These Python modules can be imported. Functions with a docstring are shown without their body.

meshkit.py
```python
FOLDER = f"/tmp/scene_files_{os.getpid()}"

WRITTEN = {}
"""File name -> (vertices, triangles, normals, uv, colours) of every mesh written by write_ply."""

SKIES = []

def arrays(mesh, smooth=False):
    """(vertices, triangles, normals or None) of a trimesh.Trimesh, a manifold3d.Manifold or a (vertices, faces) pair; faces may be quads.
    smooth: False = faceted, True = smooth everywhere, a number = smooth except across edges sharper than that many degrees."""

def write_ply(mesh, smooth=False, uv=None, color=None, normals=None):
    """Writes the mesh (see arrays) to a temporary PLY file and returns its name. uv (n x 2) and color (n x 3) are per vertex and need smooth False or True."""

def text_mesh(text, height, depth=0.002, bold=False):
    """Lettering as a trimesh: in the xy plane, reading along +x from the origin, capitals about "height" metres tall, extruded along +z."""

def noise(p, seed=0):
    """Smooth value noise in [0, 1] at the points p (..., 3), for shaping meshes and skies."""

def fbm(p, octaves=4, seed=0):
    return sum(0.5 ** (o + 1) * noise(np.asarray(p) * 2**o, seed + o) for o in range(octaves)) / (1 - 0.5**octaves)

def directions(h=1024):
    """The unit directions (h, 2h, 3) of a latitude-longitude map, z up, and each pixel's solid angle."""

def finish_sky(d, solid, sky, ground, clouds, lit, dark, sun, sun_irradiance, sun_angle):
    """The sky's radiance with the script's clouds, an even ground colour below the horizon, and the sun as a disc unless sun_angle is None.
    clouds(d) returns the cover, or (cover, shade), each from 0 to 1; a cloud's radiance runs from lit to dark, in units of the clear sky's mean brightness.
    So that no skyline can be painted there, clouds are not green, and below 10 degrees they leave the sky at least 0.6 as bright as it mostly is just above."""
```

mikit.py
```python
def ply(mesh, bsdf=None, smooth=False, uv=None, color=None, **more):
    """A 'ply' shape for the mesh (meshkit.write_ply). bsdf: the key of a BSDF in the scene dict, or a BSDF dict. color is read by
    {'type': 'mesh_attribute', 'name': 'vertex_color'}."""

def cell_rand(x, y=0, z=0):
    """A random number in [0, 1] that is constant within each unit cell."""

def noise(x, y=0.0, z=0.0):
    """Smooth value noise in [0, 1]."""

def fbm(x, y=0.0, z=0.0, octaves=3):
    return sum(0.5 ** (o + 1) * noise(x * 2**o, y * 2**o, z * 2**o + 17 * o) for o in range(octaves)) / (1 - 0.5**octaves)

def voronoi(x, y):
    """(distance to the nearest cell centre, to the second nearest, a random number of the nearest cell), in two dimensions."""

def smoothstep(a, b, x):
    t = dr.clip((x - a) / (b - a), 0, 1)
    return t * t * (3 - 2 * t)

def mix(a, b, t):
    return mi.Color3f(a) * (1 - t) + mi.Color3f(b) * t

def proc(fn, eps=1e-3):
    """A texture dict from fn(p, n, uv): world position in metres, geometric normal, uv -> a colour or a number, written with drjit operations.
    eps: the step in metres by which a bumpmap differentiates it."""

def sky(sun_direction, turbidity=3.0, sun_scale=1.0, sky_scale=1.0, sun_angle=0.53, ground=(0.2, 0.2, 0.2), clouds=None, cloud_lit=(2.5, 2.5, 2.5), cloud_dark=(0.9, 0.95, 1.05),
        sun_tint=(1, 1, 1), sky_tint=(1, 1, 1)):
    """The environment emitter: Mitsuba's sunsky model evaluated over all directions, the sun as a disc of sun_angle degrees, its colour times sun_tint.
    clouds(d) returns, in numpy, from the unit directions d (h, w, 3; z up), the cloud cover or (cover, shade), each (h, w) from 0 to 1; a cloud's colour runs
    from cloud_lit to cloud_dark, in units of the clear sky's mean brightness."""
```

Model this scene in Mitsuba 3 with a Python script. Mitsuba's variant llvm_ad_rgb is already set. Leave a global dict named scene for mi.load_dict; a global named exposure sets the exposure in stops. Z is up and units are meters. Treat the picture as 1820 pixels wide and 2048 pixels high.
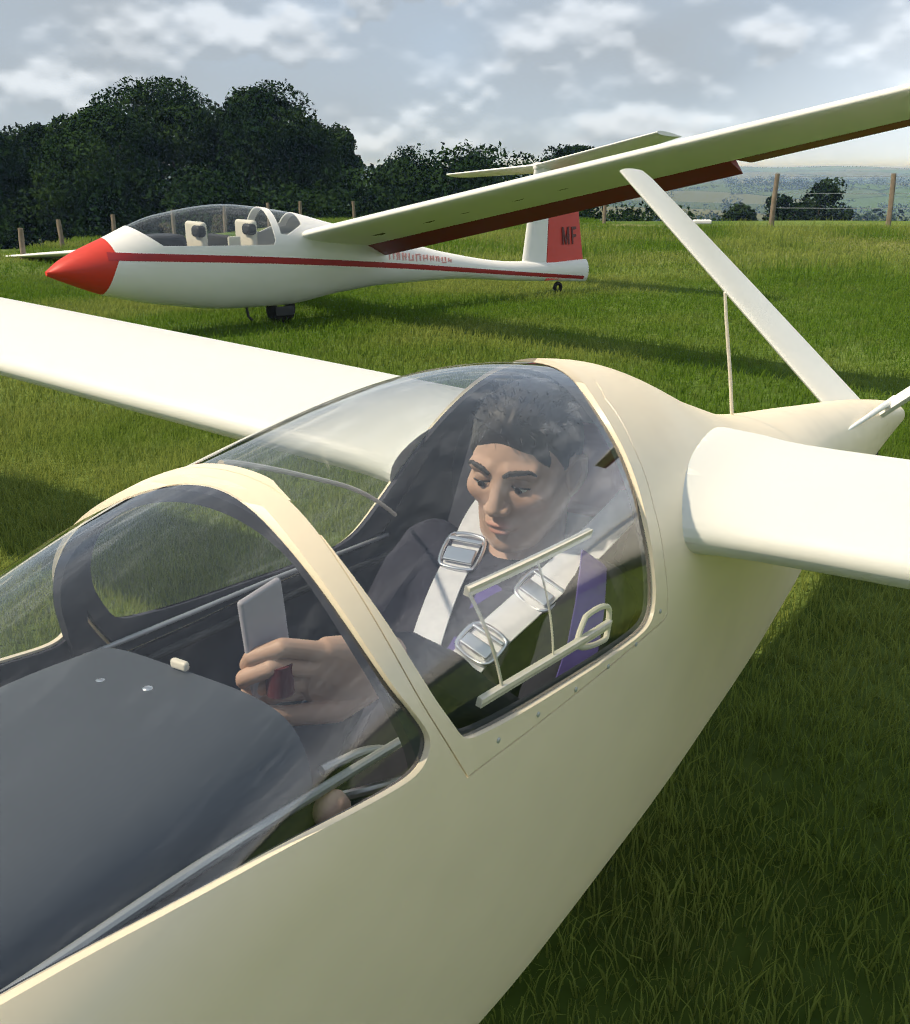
import math
import numpy as np, trimesh, manifold3d as m3
import drjit as dr
import mitsuba as mi
import mikit, meshkit
from mikit import noise, fbm, voronoi, cell_rand, smoothstep, mix, proc
from scipy.interpolate import PchipInterpolator as PI
from shapely.geometry import Polygon, Point
import shapely

T = mi.ScalarTransform4f
RNG = np.random.default_rng(7)
scene, labels = {}, {}

# ------------------------------------------------------------------ camera, sky, exposure
CAM_H, FPX, PITCH = 1.45, 2000.0, math.atan(692 / 2000.0)
scene['camera'] = {'type': 'perspective', 'fov': 2 * math.degrees(math.atan(910 / FPX)), 'fov_axis': 'x', 'near_clip': 0.05, 'far_clip': 9000.0,
                   'to_world': T().look_at(origin=[0, 0, CAM_H], target=[0, math.cos(PITCH), CAM_H - math.sin(PITCH)], up=[0, 0, 1])}


SUN_AZ = np.array([-0.95, -0.31])
SUN_E = 0.9
SUN = np.array([SUN_AZ[0] * SUN_E, SUN_AZ[1] * SUN_E, 1.0])


def clouds(d):
    q = d * np.array([15.0, 15.0, 24.0]) / (1 + 2.2 * np.clip(d[..., 2:] - 0.15, 0, 1)) + np.array([3.0, 1.0, 0.4])
    big = meshkit.fbm(q * 0.35 + 2.0, 3, 11)
    fine = meshkit.fbm(q * 3.1, 4, 8)

    def dens(o):
        return meshkit.fbm((q + np.array([0, 0, o])) * 0.95 + 5.2, 5, 21) + 0.35 * (big - 0.5) + 0.06 * (fine - 0.5)
    k, k2 = dens(0.0), dens(0.28)
    lit = np.clip((k - 0.455) / 0.20, 0, 1)
    lit = lit * lit * (3 - 2 * lit)
    veil = np.clip(0.90 + 0.3 * (big - 0.5), 0, 1)
    cover = np.maximum(veil, lit * 0.95)
    rim = np.clip(0.30 + 5.0 * (k - k2) + 0.4 * (fine - 0.5), 0, 1)
    # added brightness in clouds opposite the sun, mostly unseen, to fill the fuselage sides
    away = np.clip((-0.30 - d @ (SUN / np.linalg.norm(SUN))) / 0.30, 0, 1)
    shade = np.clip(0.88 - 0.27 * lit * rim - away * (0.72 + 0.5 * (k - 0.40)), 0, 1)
    return cover, shade


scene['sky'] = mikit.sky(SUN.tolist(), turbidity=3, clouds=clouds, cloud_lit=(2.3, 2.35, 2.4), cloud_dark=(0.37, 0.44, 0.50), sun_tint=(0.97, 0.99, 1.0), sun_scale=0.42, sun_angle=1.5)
exposure = 2.95

# ------------------------------------------------------------------ materials


def rgb(*c):
    return {'type': 'rgb', 'value': list(c)}


def paint(key, base, rough=0.3, coat=0.6, vary=0.04, scale=3.0, dirt=(0.30, 0.27, 0.2), dirt_amount=0.25):
    def fn(p, n, uv):
        a = fbm(p.x * scale, p.y * scale, p.z * scale, 4)
        b = fbm(p.x * scale * 7 + 9, p.y * scale * 7, p.z * scale * 7, 3)
        c = mi.Color3f(base) * (1 + vary * 2 * (a - 0.5) + vary * (b - 0.5))
        return mix(c, dirt, dirt_amount * smoothstep(0.55, 0.85, 0.7 * a + 0.3 * b))
    scene[key] = {'type': 'twosided', 'b': {'type': 'principled', 'base_color': proc(fn), 'roughness': rough, 'specular': 0.5, 'clearcoat': coat, 'clearcoat_gloss': 0.92}}


def plain(key, base, rough=0.6, metallic=0.0, spec=0.4):
    scene[key] = {'type': 'twosided', 'b': {'type': 'principled', 'base_color': rgb(*base), 'roughness': rough, 'metallic': metallic, 'specular': spec}}


def grainy(key, base, base2, scale, rough=0.8, bump=0.0):
    def fn(p, n, uv):
        return mix(base, base2, fbm(p.x * scale, p.y * scale, p.z * scale, 4))
    b = {'type': 'principled', 'base_color': proc(fn), 'roughness': rough, 'specular': 0.3}
    scene[key] = {'type': 'twosided', 'b': b}


paint('cream_paint', (0.76, 0.665, 0.49), 0.36, 0.25, 0.09, 1.5, (0.54, 0.43, 0.28), 0.4)
paint('wing_paint', (0.67, 0.68, 0.63), 0.42, 0.2, 0.03, 1.2, (0.52, 0.52, 0.44), 0.3)
paint('white_paint', (0.80, 0.80, 0.77), 0.42, 0.2, 0.02, 2.0, (0.6, 0.58, 0.5), 0.15)
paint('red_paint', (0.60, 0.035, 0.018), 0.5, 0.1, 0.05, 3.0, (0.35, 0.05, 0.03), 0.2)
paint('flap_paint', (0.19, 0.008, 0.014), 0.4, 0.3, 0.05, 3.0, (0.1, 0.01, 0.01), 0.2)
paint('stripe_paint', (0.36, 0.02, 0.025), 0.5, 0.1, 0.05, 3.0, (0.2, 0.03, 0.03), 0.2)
plain('dark_lettering', (0.10, 0.008, 0.006), 0.5)
plain('wing_mark', (0.10, 0.10, 0.07), 0.6)
plain('pink_lettering', (0.70, 0.36, 0.34), 0.5)
scene['canopy_glass'] = {'type': 'thindielectric', 'int_ior': 1.47, 'specular_transmittance': rgb(0.93, 0.95, 0.95)}
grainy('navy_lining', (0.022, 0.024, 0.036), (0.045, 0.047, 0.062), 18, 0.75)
grainy('coaming_vinyl', (0.050, 0.060, 0.076), (0.078, 0.09, 0.108), 5, 0.6)
grainy('shirt_cloth', (0.016, 0.016, 0.028), (0.030, 0.030, 0.046), 30, 0.9)
grainy('trouser_cloth', (0.03, 0.035, 0.05), (0.06, 0.065, 0.085), 30, 0.9)
grainy('strap_webbing', (0.52, 0.53, 0.56), (0.66, 0.67, 0.69), 60, 0.8)
grainy('white_webbing', (0.70, 0.72, 0.74), (0.82, 0.83, 0.84), 60, 0.8)
grainy('purple_webbing', (0.07, 0.05, 0.20), (0.11, 0.085, 0.28), 40, 0.8)
grainy('maroon_vinyl', (0.28, 0.06, 0.08), (0.34, 0.09, 0.11), 20, 0.6)
plain('chrome', (0.85, 0.85, 0.86), 0.22, 1.0)
plain('ivory_plastic', (0.66, 0.62, 0.52), 0.35)
plain('grey_metal', (0.5, 0.52, 0.53), 0.4, 0.6)
plain('black_rubber', (0.018, 0.018, 0.018), 0.8)
plain('dark_grey', (0.03, 0.032, 0.036), 0.5)
plain('phone_back', (0.36, 0.35, 0.39), 0.35)
plain('dark_red_grip', (0.085, 0.018, 0.026), 0.55)
plain('knob_pink', (0.66, 0.45, 0.36), 0.45)
plain('eye_dark', (0.02, 0.014, 0.01), 0.2)
plain('eye_white', (0.6, 0.57, 0.52), 0.3)
grainy('hair_dark', (0.026, 0.023, 0.022), (0.036, 0.032, 0.030), 40, 0.5)
scene['skin'] = {'type': 'twosided', 'b': {'type': 'principled', 'base_color': {'type': 'mesh_attribute', 'name': 'vertex_color'}, 'roughness': 0.5, 'specular': 0.35}}
grainy('fence_wood', (0.13, 0.10, 0.07), (0.26, 0.22, 0.17), 12, 0.9)
grainy('bark', (0.05, 0.04, 0.03), (0.1, 0.08, 0.06), 6, 0.95)


def leaf_mat(key, a, b, sc):
    def fn(p, n, uv):
        return mix(a, b, smoothstep(0.25, 0.75, fbm(p.x * sc, p.y * sc, p.z * sc, 3)))
    scene[key] = {'type': 'twosided', 'b': {'type': 'principled', 'base_color': proc(fn), 'roughness': 1.0, 'specular': 0.0}}


leaf_mat('oak_leaves', (0.014, 0.032, 0.012), (0.034, 0.064, 0.020), 0.9)
leaf_mat('dark_leaves', (0.010, 0.025, 0.010), (0.024, 0.047, 0.017), 0.9)
leaf_mat('hedge_leaves', (0.010, 0.024, 0.010), (0.028, 0.05, 0.018), 0.9)


def grass_col(p, n, uv):
    a = fbm(p.x * 0.55, p.y * 0.55, 0.0, 3)
    b = noise(p.x * 7.0, p.y * 7.0, 3.0)
    c = mix((0.125, 0.22, 0.025), (0.265, 0.32, 0.075), smoothstep(0.3, 0.7, a))
    return mix(c, (0.22, 0.24, 0.08), 0.3 * smoothstep(0.62, 0.9, b)) 


scene['grass_blades'] = {'type': 'principledthin', 'base_color': proc(grass_col), 'roughness': 0.6, 'diff_trans': 1.0, 'eta': 1.3}


def ground_col(p, n, uv):
    far = smoothstep(45, 70, p.y)
    a = fbm(p.x * 0.5, p.y * 0.5, 0.0, 4)
    b = fbm(p.x * 4, p.y * 4, 0.0, 3)
    near = mix((0.06, 0.105, 0.018), (0.105, 0.15, 0.036), smoothstep(0.3, 0.7, 0.6 * a + 0.4 * b))
    near = mix(near, (0.17, 0.155, 0.075), 0.7 * smoothstep(0.5, 0.75, fbm(p.x * 0.23 + 4, p.y * 0.6, 0.0, 3)) * smoothstep(11, 24, p.y))
    d1, d2, r = voronoi(p.x / 170.0 + 3.3, p.y / 260.0)
    fields = mix((0.035, 0.065, 0.018), (0.10, 0.105, 0.04), r)
    fields = mix(fields, (0.055, 0.10, 0.028), smoothstep(0.35, 0.45, r) * (1 - smoothstep(0.6, 0.7, r)))
    fields = mix((0.02, 0.04, 0.015), fields, smoothstep(0.012, 0.03, d2 - d1))
    return mix(near, fields, far)


def ground_bump(p, n, uv):
    return (fbm(p.x * 9, p.y * 9, 0.0, 3) + 0.6 * fbm(p.x * 2, p.y * 2, 0.0, 2)) * 0.05


scene['field_ground'] = {'type': 'twosided', 'b': {'type': 'bumpmap', 'scale': 1.0, 't': proc(ground_bump, 0.01),
                         'b': {'type': 'principled', 'base_color': proc(ground_col), 'roughness': 0.95, 'specular': 0.1}}}

# ------------------------------------------------------------------ helpers


def numbered(key):
    if key not in scene and not any(k.startswith(key + '__') for k in scene):
        return key
    i = 1
    while f'{key}_{i:03d}' in scene or any(k.startswith(f'{key}_{i:03d}__') for k in scene):
        i += 1
    return f'{key}_{i:03d}'


def put(name, mesh, mat, parent=None, smooth=30, **kw):
    key = numbered(f'{parent}__{name}' if parent else name)
    scene[key] = mikit.ply(mesh, mat, smooth=smooth, **kw)
    return key


def tag(key, label=None, category=None, group=None, kind=None):
    d = labels.setdefault(key, {})
    for k, v in (('label', label), ('category', category), ('group', group), ('kind', kind)):
        if v:
            d[k] = v
    return key


def grid_faces(n, m, wrap=False):
    i, j = np.meshgrid(np.arange(n - 1), np.arange(m if wrap else m - 1), indexing='ij')
    a, b = i * m + j, (i + 1) * m + j
    c, d = (i + 1) * m + (j + 1) % m, i * m + (j + 1) % m
    return np.vstack([np.stack([a, b, c], -1).reshape(-1, 3), np.stack([a, c, d], -1).reshape(-1, 3)])


def tm(man):
    m = man.to_mesh()
    return trimesh.Trimesh(np.array(m.vert_properties[:, :3]), np.array(m.tri_verts), process=False)


def man(mesh):
    v, f = np.asarray(mesh.vertices, np.float32), np.asarray(mesh.faces, np.uint32)
    r = m3.Manifold(m3.Mesh(v, f))
    if r.volume() < 0:
        r = m3.Manifold(m3.Mesh(v, f[:, ::-1].copy()))
    return r


def cat(ms):
    return trimesh.util.concatenate(list(ms))


def ring_loft(rings, cap=True):
    """rings (n, m, 3) -> closed mesh."""
    n, m, _ = rings.shape
    v = rings.reshape(-1, 3)
    f = grid_faces(n, m, True)
    if cap:
        c0, c1 = len(v), len(v) + 1
        v = np.vstack([v, rings[0].mean(0), rings[-1].mean(0)])
        j = np.arange(m)
        k = (j + 1) % m
        f = np.vstack([f, np.stack([j * 0 + c0, j, k], 1), np.stack([j * 0 + c1, (n - 1) * m + k, (n - 1) * m + j], 1)])
    mesh = trimesh.Trimesh(v, f, process=False)
    if mesh.volume < 0:
        mesh.invert()
    return mesh


def tube(path, r, k=10, closed=False):
    path = np.asarray(path, float)
    n = len(path)
    t = np.gradient(path, axis=0) if not closed else np.roll(path, -1, 0) - np.roll(path, 1, 0)
    t /= np.linalg.norm(t, axis=1, keepdims=True) + 1e-12
    u = np.cross(t[0], [0.31, 0.2, 0.93])
    u /= np.linalg.norm(u)
    rad = np.broadcast_to(np.asarray(r, float), (n,))
    a = np.arange(k) * 2 * np.pi / k
    rings = []
    for i in range(n):
        u = u - t[i] * (u @ t[i])
        u /= np.linalg.norm(u)
        w = np.cross(t[i], u)
        rings.append(path[i] + rad[i] * (np.cos(a)[:, None] * u + np.sin(a)[:, None] * w))
    rings = np.array(rings)
    if closed:
        rings = np.concatenate([rings, rings[:1]])
        m = trimesh.Trimesh(rings.reshape(-1, 3), grid_faces(n + 1, k, True), process=False)
        if m.volume < 0:
            m.invert()
        return m
    return ring_loft(rings)


def smooth_path(pts, n=24):
    pts = np.asarray(pts, float)
    s = np.r_[0, np.cumsum(np.linalg.norm(np.diff(pts, axis=0), axis=1))]
    q = np.linspace(0, s[-1], n)
    return np.stack([PI(s, pts[:, i])(q) for i in range(pts.shape[1])], 1)


def ribbon(path, width_dirs, width, thick=0.0025):
    """Flat strap of real thickness following path, its width along width_dirs."""
    path = np.asarray(path, float)
    t = np.gradient(path, axis=0)
    t /= np.linalg.norm(t, axis=1, keepdims=True)
    w = np.broadcast_to(np.asarray(width_dirs, float), path.shape)
    w = w - t * (w * t).sum(1, keepdims=True)
    w /= np.linalg.norm(w, axis=1, keepdims=True)
    n = np.cross(t, w)
    rings = np.stack([path + w * width / 2 + n * thick, path + w * width / 2 - n * thick, path - w * width / 2 - n * thick, path - w * width / 2 + n * thick], 1)
    return ring_loft(rings)


def rbox(sx, sy, sz, r=0.01, k=10):
    pts = [m3.Manifold.sphere(r, k).translate([x * (sx / 2 - r), y * (sy / 2 - r), z * (sz / 2 - r)]) for x in (-1, 1) for y in (-1, 1) for z in (-1, 1)]
    return tm(m3.Manifold.batch_hull(pts))


def moved(mesh, M=None, t=None):
    m = mesh.copy()
    if M is not None:
        m.vertices = m.vertices @ np.asarray(M).T
    if t is not None:
        m.vertices = m.vertices + np.asarray(t)
    return m


def prism(poly, y0, y1):
    """Side-view polygon (X, Z) extruded from Y = y0 to y1."""
    cs = m3.CrossSection([np.asarray(poly, float)], m3.FillRule.NonZero)
    b = m3.Manifold.extrude(cs, y1 - y0)  # x, z, then height
    return b.transform(np.array([[1, 0, 0, 0], [0, 0, -1, y1], [0, 1, 0, 0]], float))


class Frame:
    """Aircraft coordinates: X aft, Y to port, Z up -> world."""

    def __init__(s, x0, y0, aft_deg_from_y):
        a = math.radians(aft_deg_from_y)
        s.o = np.array([x0, y0, 0.0])
        s.R = np.array([[math.sin(a), math.cos(a), 0], [math.cos(a), -math.sin(a), 0], [0, 0, 1.0]]).T  # rows: X, Y, Z axes in world

    def pts(s, p):
        return np.asarray(p, float) @ s.R + s.o

    def mesh(s, m):
        r = m.copy()
        r.vertices = s.pts(r.vertices)
        if np.linalg.det(s.R) < 0:
            r.invert()
        return r


def body_rings(st, w, zt, zb, zm, xs, nseg=96, low=0.9, shrink=0.0):
    W, ZT, ZB, ZM = [PI(st, a)(xs) for a in (w, zt, zb, zm)]
    W, ZT, ZB = W - shrink, ZT - shrink, ZB + shrink
    a = np.arange(nseg) * 2 * np.pi / nseg
    c, s = np.cos(a), np.sin(a)
    Y = W[:, None] * c
    Z = np.where(s >= 0, ZM[:, None] + (ZT - ZM)[:, None] * np.abs(s), ZM[:, None] - (ZM - ZB)[:, None] * np.abs(s) ** low)
    return np.stack([np.broadcast_to(xs[:, None], Y.shape), Y, Z], -1)


def naca(n=28, t=0.14, camber=0.035, pc=0.42):
    b = np.linspace(0, np.pi, n)
    x = (1 - np.cos(b)) / 2
    yt = 5 * t * (0.2969 * np.sqrt(x) - 0.126 * x - 0.3516 * x ** 2 + 0.2843 * x ** 3 - 0.1036 * x ** 4)
    yc = np.where(x < pc, camber / pc ** 2 * (2 * pc * x - x * x), camber / (1 - pc) ** 2 * (1 - 2 * pc + 2 * pc * x - x * x))
    up = np.stack([x, yc + yt], 1)[::-1]
    lo = np.stack([x, yc - yt], 1)[1:-1]
    return np.vstack([up, lo])  # TE -> top -> LE -> bottom


def wing_mesh(sections, lo=0.0, hi=1.0, t=0.14, camber=0.035):
    """sections: list of (LE point, chord, incidence in degrees, span direction side). lo..hi = part of the chord."""
    prof = naca(t=t, camber=camber)
    if (lo, hi) != (0.0, 1.0):
        pg = Polygon(prof).buffer(0).intersection(shapely.box(lo, -1, hi, 1))
        ring = np.array(pg.exterior.coords)[:-1]
        prof = ring
    rings = []
    for le, ch, inc in sections:
        a = math.radians(inc)
        x, z = prof[:, 0] * ch, prof[:, 1] * ch
        X = le[0] + x * math.cos(a) + z * math.sin(a)
        Z = le[2] - x * math.sin(a) + z * math.cos(a)
        rings.append(np.stack([X, np.full(len(X), le[1]), Z], 1))
    return ring_loft(np.array(rings))


class Body:
    def __init__(s, st, w, zt, zb, zm, low):
        s.f = [PI(st, q) for q in (w, zt, zb, zm)]
        s.x0, s.x1, s.low = st[0], st[-1], low

    def field(s, p):
        x = np.clip(p[:, 0], s.x0, s.x1)
        W, ZT, ZB, ZM = [f(x) for f in s.f]
        up = np.maximum(p[:, 2] - ZM, 0) / (ZT - ZM)
        dn = (np.maximum(ZM - p[:, 2], 0) / (ZM - ZB)) ** (1 / s.low)
        return (p[:, 1] / W) ** 2 + up ** 2 + dn ** 2

    def normals(s, p):
        g = np.stack([s.field(p + e) - s.field(p - e) for e in np.eye(3) * 2e-4], 1)
        return g / np.maximum(np.linalg.norm(g, axis=1, keepdims=True), 1e-12)


def put_body(name, mesh, mat, parent, frame, body, sheet=False):
    """A piece cut from a body: its skin takes the normals of the uncut body, its cut edges stay sharp."""
    V, F = np.asarray(mesh.vertices), np.asarray(mesh.faces)
    v = V[F].reshape(-1, 3)
    fn = np.cross(V[F[:, 1]] - V[F[:, 0]], V[F[:, 2]] - V[F[:, 0]])
    fn /= np.maximum(np.linalg.norm(fn, axis=1, keepdims=True), 1e-15)
    bn = body.normals(V[F].mean(1))
    dot = (fn * bn).sum(1)
    n = np.repeat(fn, 3, 0)
    an = body.normals(v) * (1.0 if sheet else np.repeat(np.sign(dot), 3)[:, None])
    area = np.linalg.norm(np.cross(V[F[:, 1]] - V[F[:, 0]], V[F[:, 2]] - V[F[:, 0]]), axis=1) / 2
    skin = np.repeat((np.abs(dot) > .80) | sheet, 3)
    n[np.repeat(area < 2e-8, 3)] = body.normals(v)[np.repeat(area < 2e-8, 3)]
    n[skin] = an[skin]
    w, wn = frame.pts(v), n @ frame.R
    f = np.arange(len(v)).reshape(-1, 3)
    if np.linalg.det(frame.R) < 0:
        f = f[:, ::-1].copy()
    key = numbered(f'{parent}__{name}')
    scene[key] = {'type': 'ply', 'filename': meshkit.write_ply((w, f), normals=wn), 'face_normals': False, 'bsdf': {'type': 'ref', 'id': mat}}
    return key


def part_on_surface(solid, region):
    """Triangles of the solid's own surface inside the region (an open sheet)."""
    s = solid.as_original()
    oid = s.original_id()
    m = (s ^ region).to_mesh()
    keep = []
    ri, ro = list(m.run_index), list(m.run_original_id)
    for k, o in enumerate(ro):
        if o == oid:
            keep.append(np.array(m.tri_verts[ri[k] // 3: ri[k + 1] // 3]))
    r = trimesh.Trimesh(np.array(m.vert_properties[:, :3]), np.vstack(keep), process=False)
    r.remove_unreferenced_vertices()
    return r

# ------------------------------------------------------------------ ground and grass
PLATEAU = PI([-60, -16, -7.5, -7.0, -3.0, 0, 4, 12, 30, 60], [15, 15.5, 17.2, 18.5, 28, 29, 27.5, 27.5, 28, 30])


def terrain(x, y):
    edge = PLATEAU(np.clip(x, -60, 60))
    s = np.maximum(0, y - edge)
    z = -0.0012 * s ** 2 * np.exp(-s / 60) * 0 - 30 * (1 - np.exp(-(s / 260.0))) * np.clip(s / 25, 0, 1) ** 0.7
    p = np.stack([x / 420.0, y / 420.0, x * 0], -1)
    roll = (meshkit.fbm(p, 3, 5) - 0.5) * 34 * np.clip((y - 250) / 500, 0, 1)
    far = 21 * np.clip((y - 1100) / 1700, 0, 1) ** 1.3
    bump = (meshkit.fbm(np.stack([x / 3.1, y / 3.1, x * 0], -1), 2, 2) - 0.5) * 0.05
    return z + roll + far + bump * np.clip(60 / np.maximum(y, 1), 0, 1)


gy = np.unique(np.concatenate([np.linspace(-40, 0, 14), np.linspace(0, 40, 90), 40 * np.geomspace(1, 105, 150)]))
gv = []
for yy in gy:
    half = max(70.0, yy * 1.0 + 40)
    gv.append(np.stack([np.linspace(-1, 1, 161) ** 3 * 0.6 * half + np.linspace(-1, 1, 161) * 0.4 * half, np.full(161, yy)], 1))
gv = np.array(gv)
gz = terrain(gv[..., 0], gv[..., 1])
put('field', trimesh.Trimesh(np.concatenate([gv, gz[..., None]], -1).reshape(-1, 3), grid_faces(len(gy), 161), process=False), 'field_ground', smooth=True)
tag('field', 'green grass airfield falling away to a wide valley', 'field', kind='structure')


def blades(n, size, h0, h1, width, seed, lean=0.75):
    r = np.random.default_rng(seed)
    x, y = r.uniform(0, size, n), r.uniform(0, size, n)
    clump = meshkit.fbm(np.stack([x * 3.3 / size * 1.5, y * 3.3 / size * 1.5, x * 0 + seed], -1), 3, seed)
    h = r.uniform(h0, h1, n) * (0.55 + 0.9 * clump)
    a = r.uniform(0, 2 * np.pi, n)
    l = h * lean * r.uniform(0.2, 1.3, n)
    b = a + r.uniform(-0.9, 0.9, n) + np.pi / 2
    w = width * r.uniform(0.6, 1.3, n)
    dx, dy, wx, wy = np.cos(a), np.sin(a), np.cos(b) * w, np.sin(b) * w
    P = np.stack([np.stack([x - wx, y - wy, -0.01 + 0 * h], 1), np.stack([x + wx, y + wy, -0.01 + 0 * h], 1),
                  np.stack([x + dx * l * 0.35 - wx * 0.8, y + dy * l * 0.35 - wy * 0.8, h * 0.6], 1), np.stack([x + dx * l * 0.35 + wx * 0.8, y + dy * l * 0.35 + wy * 0.8, h * 0.6], 1),
                  np.stack([x + dx * l, y + dy * l, h], 1)], 1).reshape(-1, 3)
    k = np.arange(n)[:, None] * 5
    F = np.concatenate([k + np.array([[0, 1, 3]]), k + np.array([[0, 3, 2]]), k + np.array([[2, 3, 4]])], 0)
    return trimesh.Trimesh(P, F, process=False)


for name, args in {'turf_near': (4200, 1.0, 0.03, 0.10, 0.0022, 3), 'turf_mid': (5200, 2.0, 0.03, 0.085, 0.004, 4), 'turf_far': (5200, 4.0, 0.03, 0.09, 0.008, 5)}.items():
    scene[name] = {'type': 'shapegroup', 'blades': mikit.ply(blades(*args), 'grass_blades', smooth=False)}
scene['tall_turf'] = {'type': 'shapegroup', 'blades': mikit.ply(blades(700, 4.0, 0.10, 0.28, 0.007, 6, 0.6), 'grass_blades', smooth=False)}
n_grass = 0


def lay(group, x, y, size, k):
    global n_grass
    n_grass += 1
    c = size / 2
    M = T().translate([x + c, y + c, 0]).rotate([0, 0, 1], 90.0 * k).translate([-c, -c, 0])
    scene[f'grass__{n_grass:03d}'] = {'type': 'instance', 'g': {'type': 'ref', 'id': group}, 'to_world': M}


def seen(x, y, m):
    return y > 0.8 and abs(x) < 0.5 * y + m


for i in range(-30, 30):
    for j in range(0, 40):
        if j < 6 and abs(i) < 12 and seen(i + 0.5, j + 0.5, 1.2):
            lay('turf_near', i, j, 1, int(RNG.integers(4)))
for i in range(-12, 12):
    for j in range(3, 7):
        if seen(2 * i + 1, 2 * j + 1, 2.2):
            lay('turf_mid', 2 * i, 2 * j, 2, int(RNG.integers(4)))
for i in range(-8, 8):
    for j in range(3, 8):
        if j * 4 >= 14 - 2 and seen(4 * i + 2, 4 * j + 4, 4):
            if 4 * j + 6 < PLATEAU(np.clip(4 * i + 2, -60, 60)) + 2:
                lay('turf_far', 4 * i, 4 * j + 2, 4, int(RNG.integers(4)))
for x, y in [(-9, 13.5), (-12, 12.5), (2, 22), (5, 20.5), (8, 22.5), (11, 21), (4, 23.5), (8, 24), (12, 23.6), (1, 17.5), (6, 14.5)]:
    lay('tall_turf', x - 2, y - 2, 4, int(RNG.integers(4)))
tag('grass', 'short rough green grass of the airfield', 'grass', kind='stuff')

# ------------------------------------------------------------------ the near glider
NF = Frame(-0.2311, 0.9772, 31.7496)
K = 1.13


def chaikin(pts, it=3):
    p = np.asarray(pts, float)
    for _ in range(it):
        q, r = .75 * p[:-1] + .25 * p[1:], .25 * p[:-1] + .75 * p[1:]
        p = np.vstack([p[:1], np.stack([q, r], 1).reshape(-1, 2), p[-1:]])
    return p


def sc(pts):
    p = np.asarray(pts, float).copy()
    p[:, 0] *= K
    p[:, 1] = CAM_H + (p[:, 1] - CAM_H) * K
    return p


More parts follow.
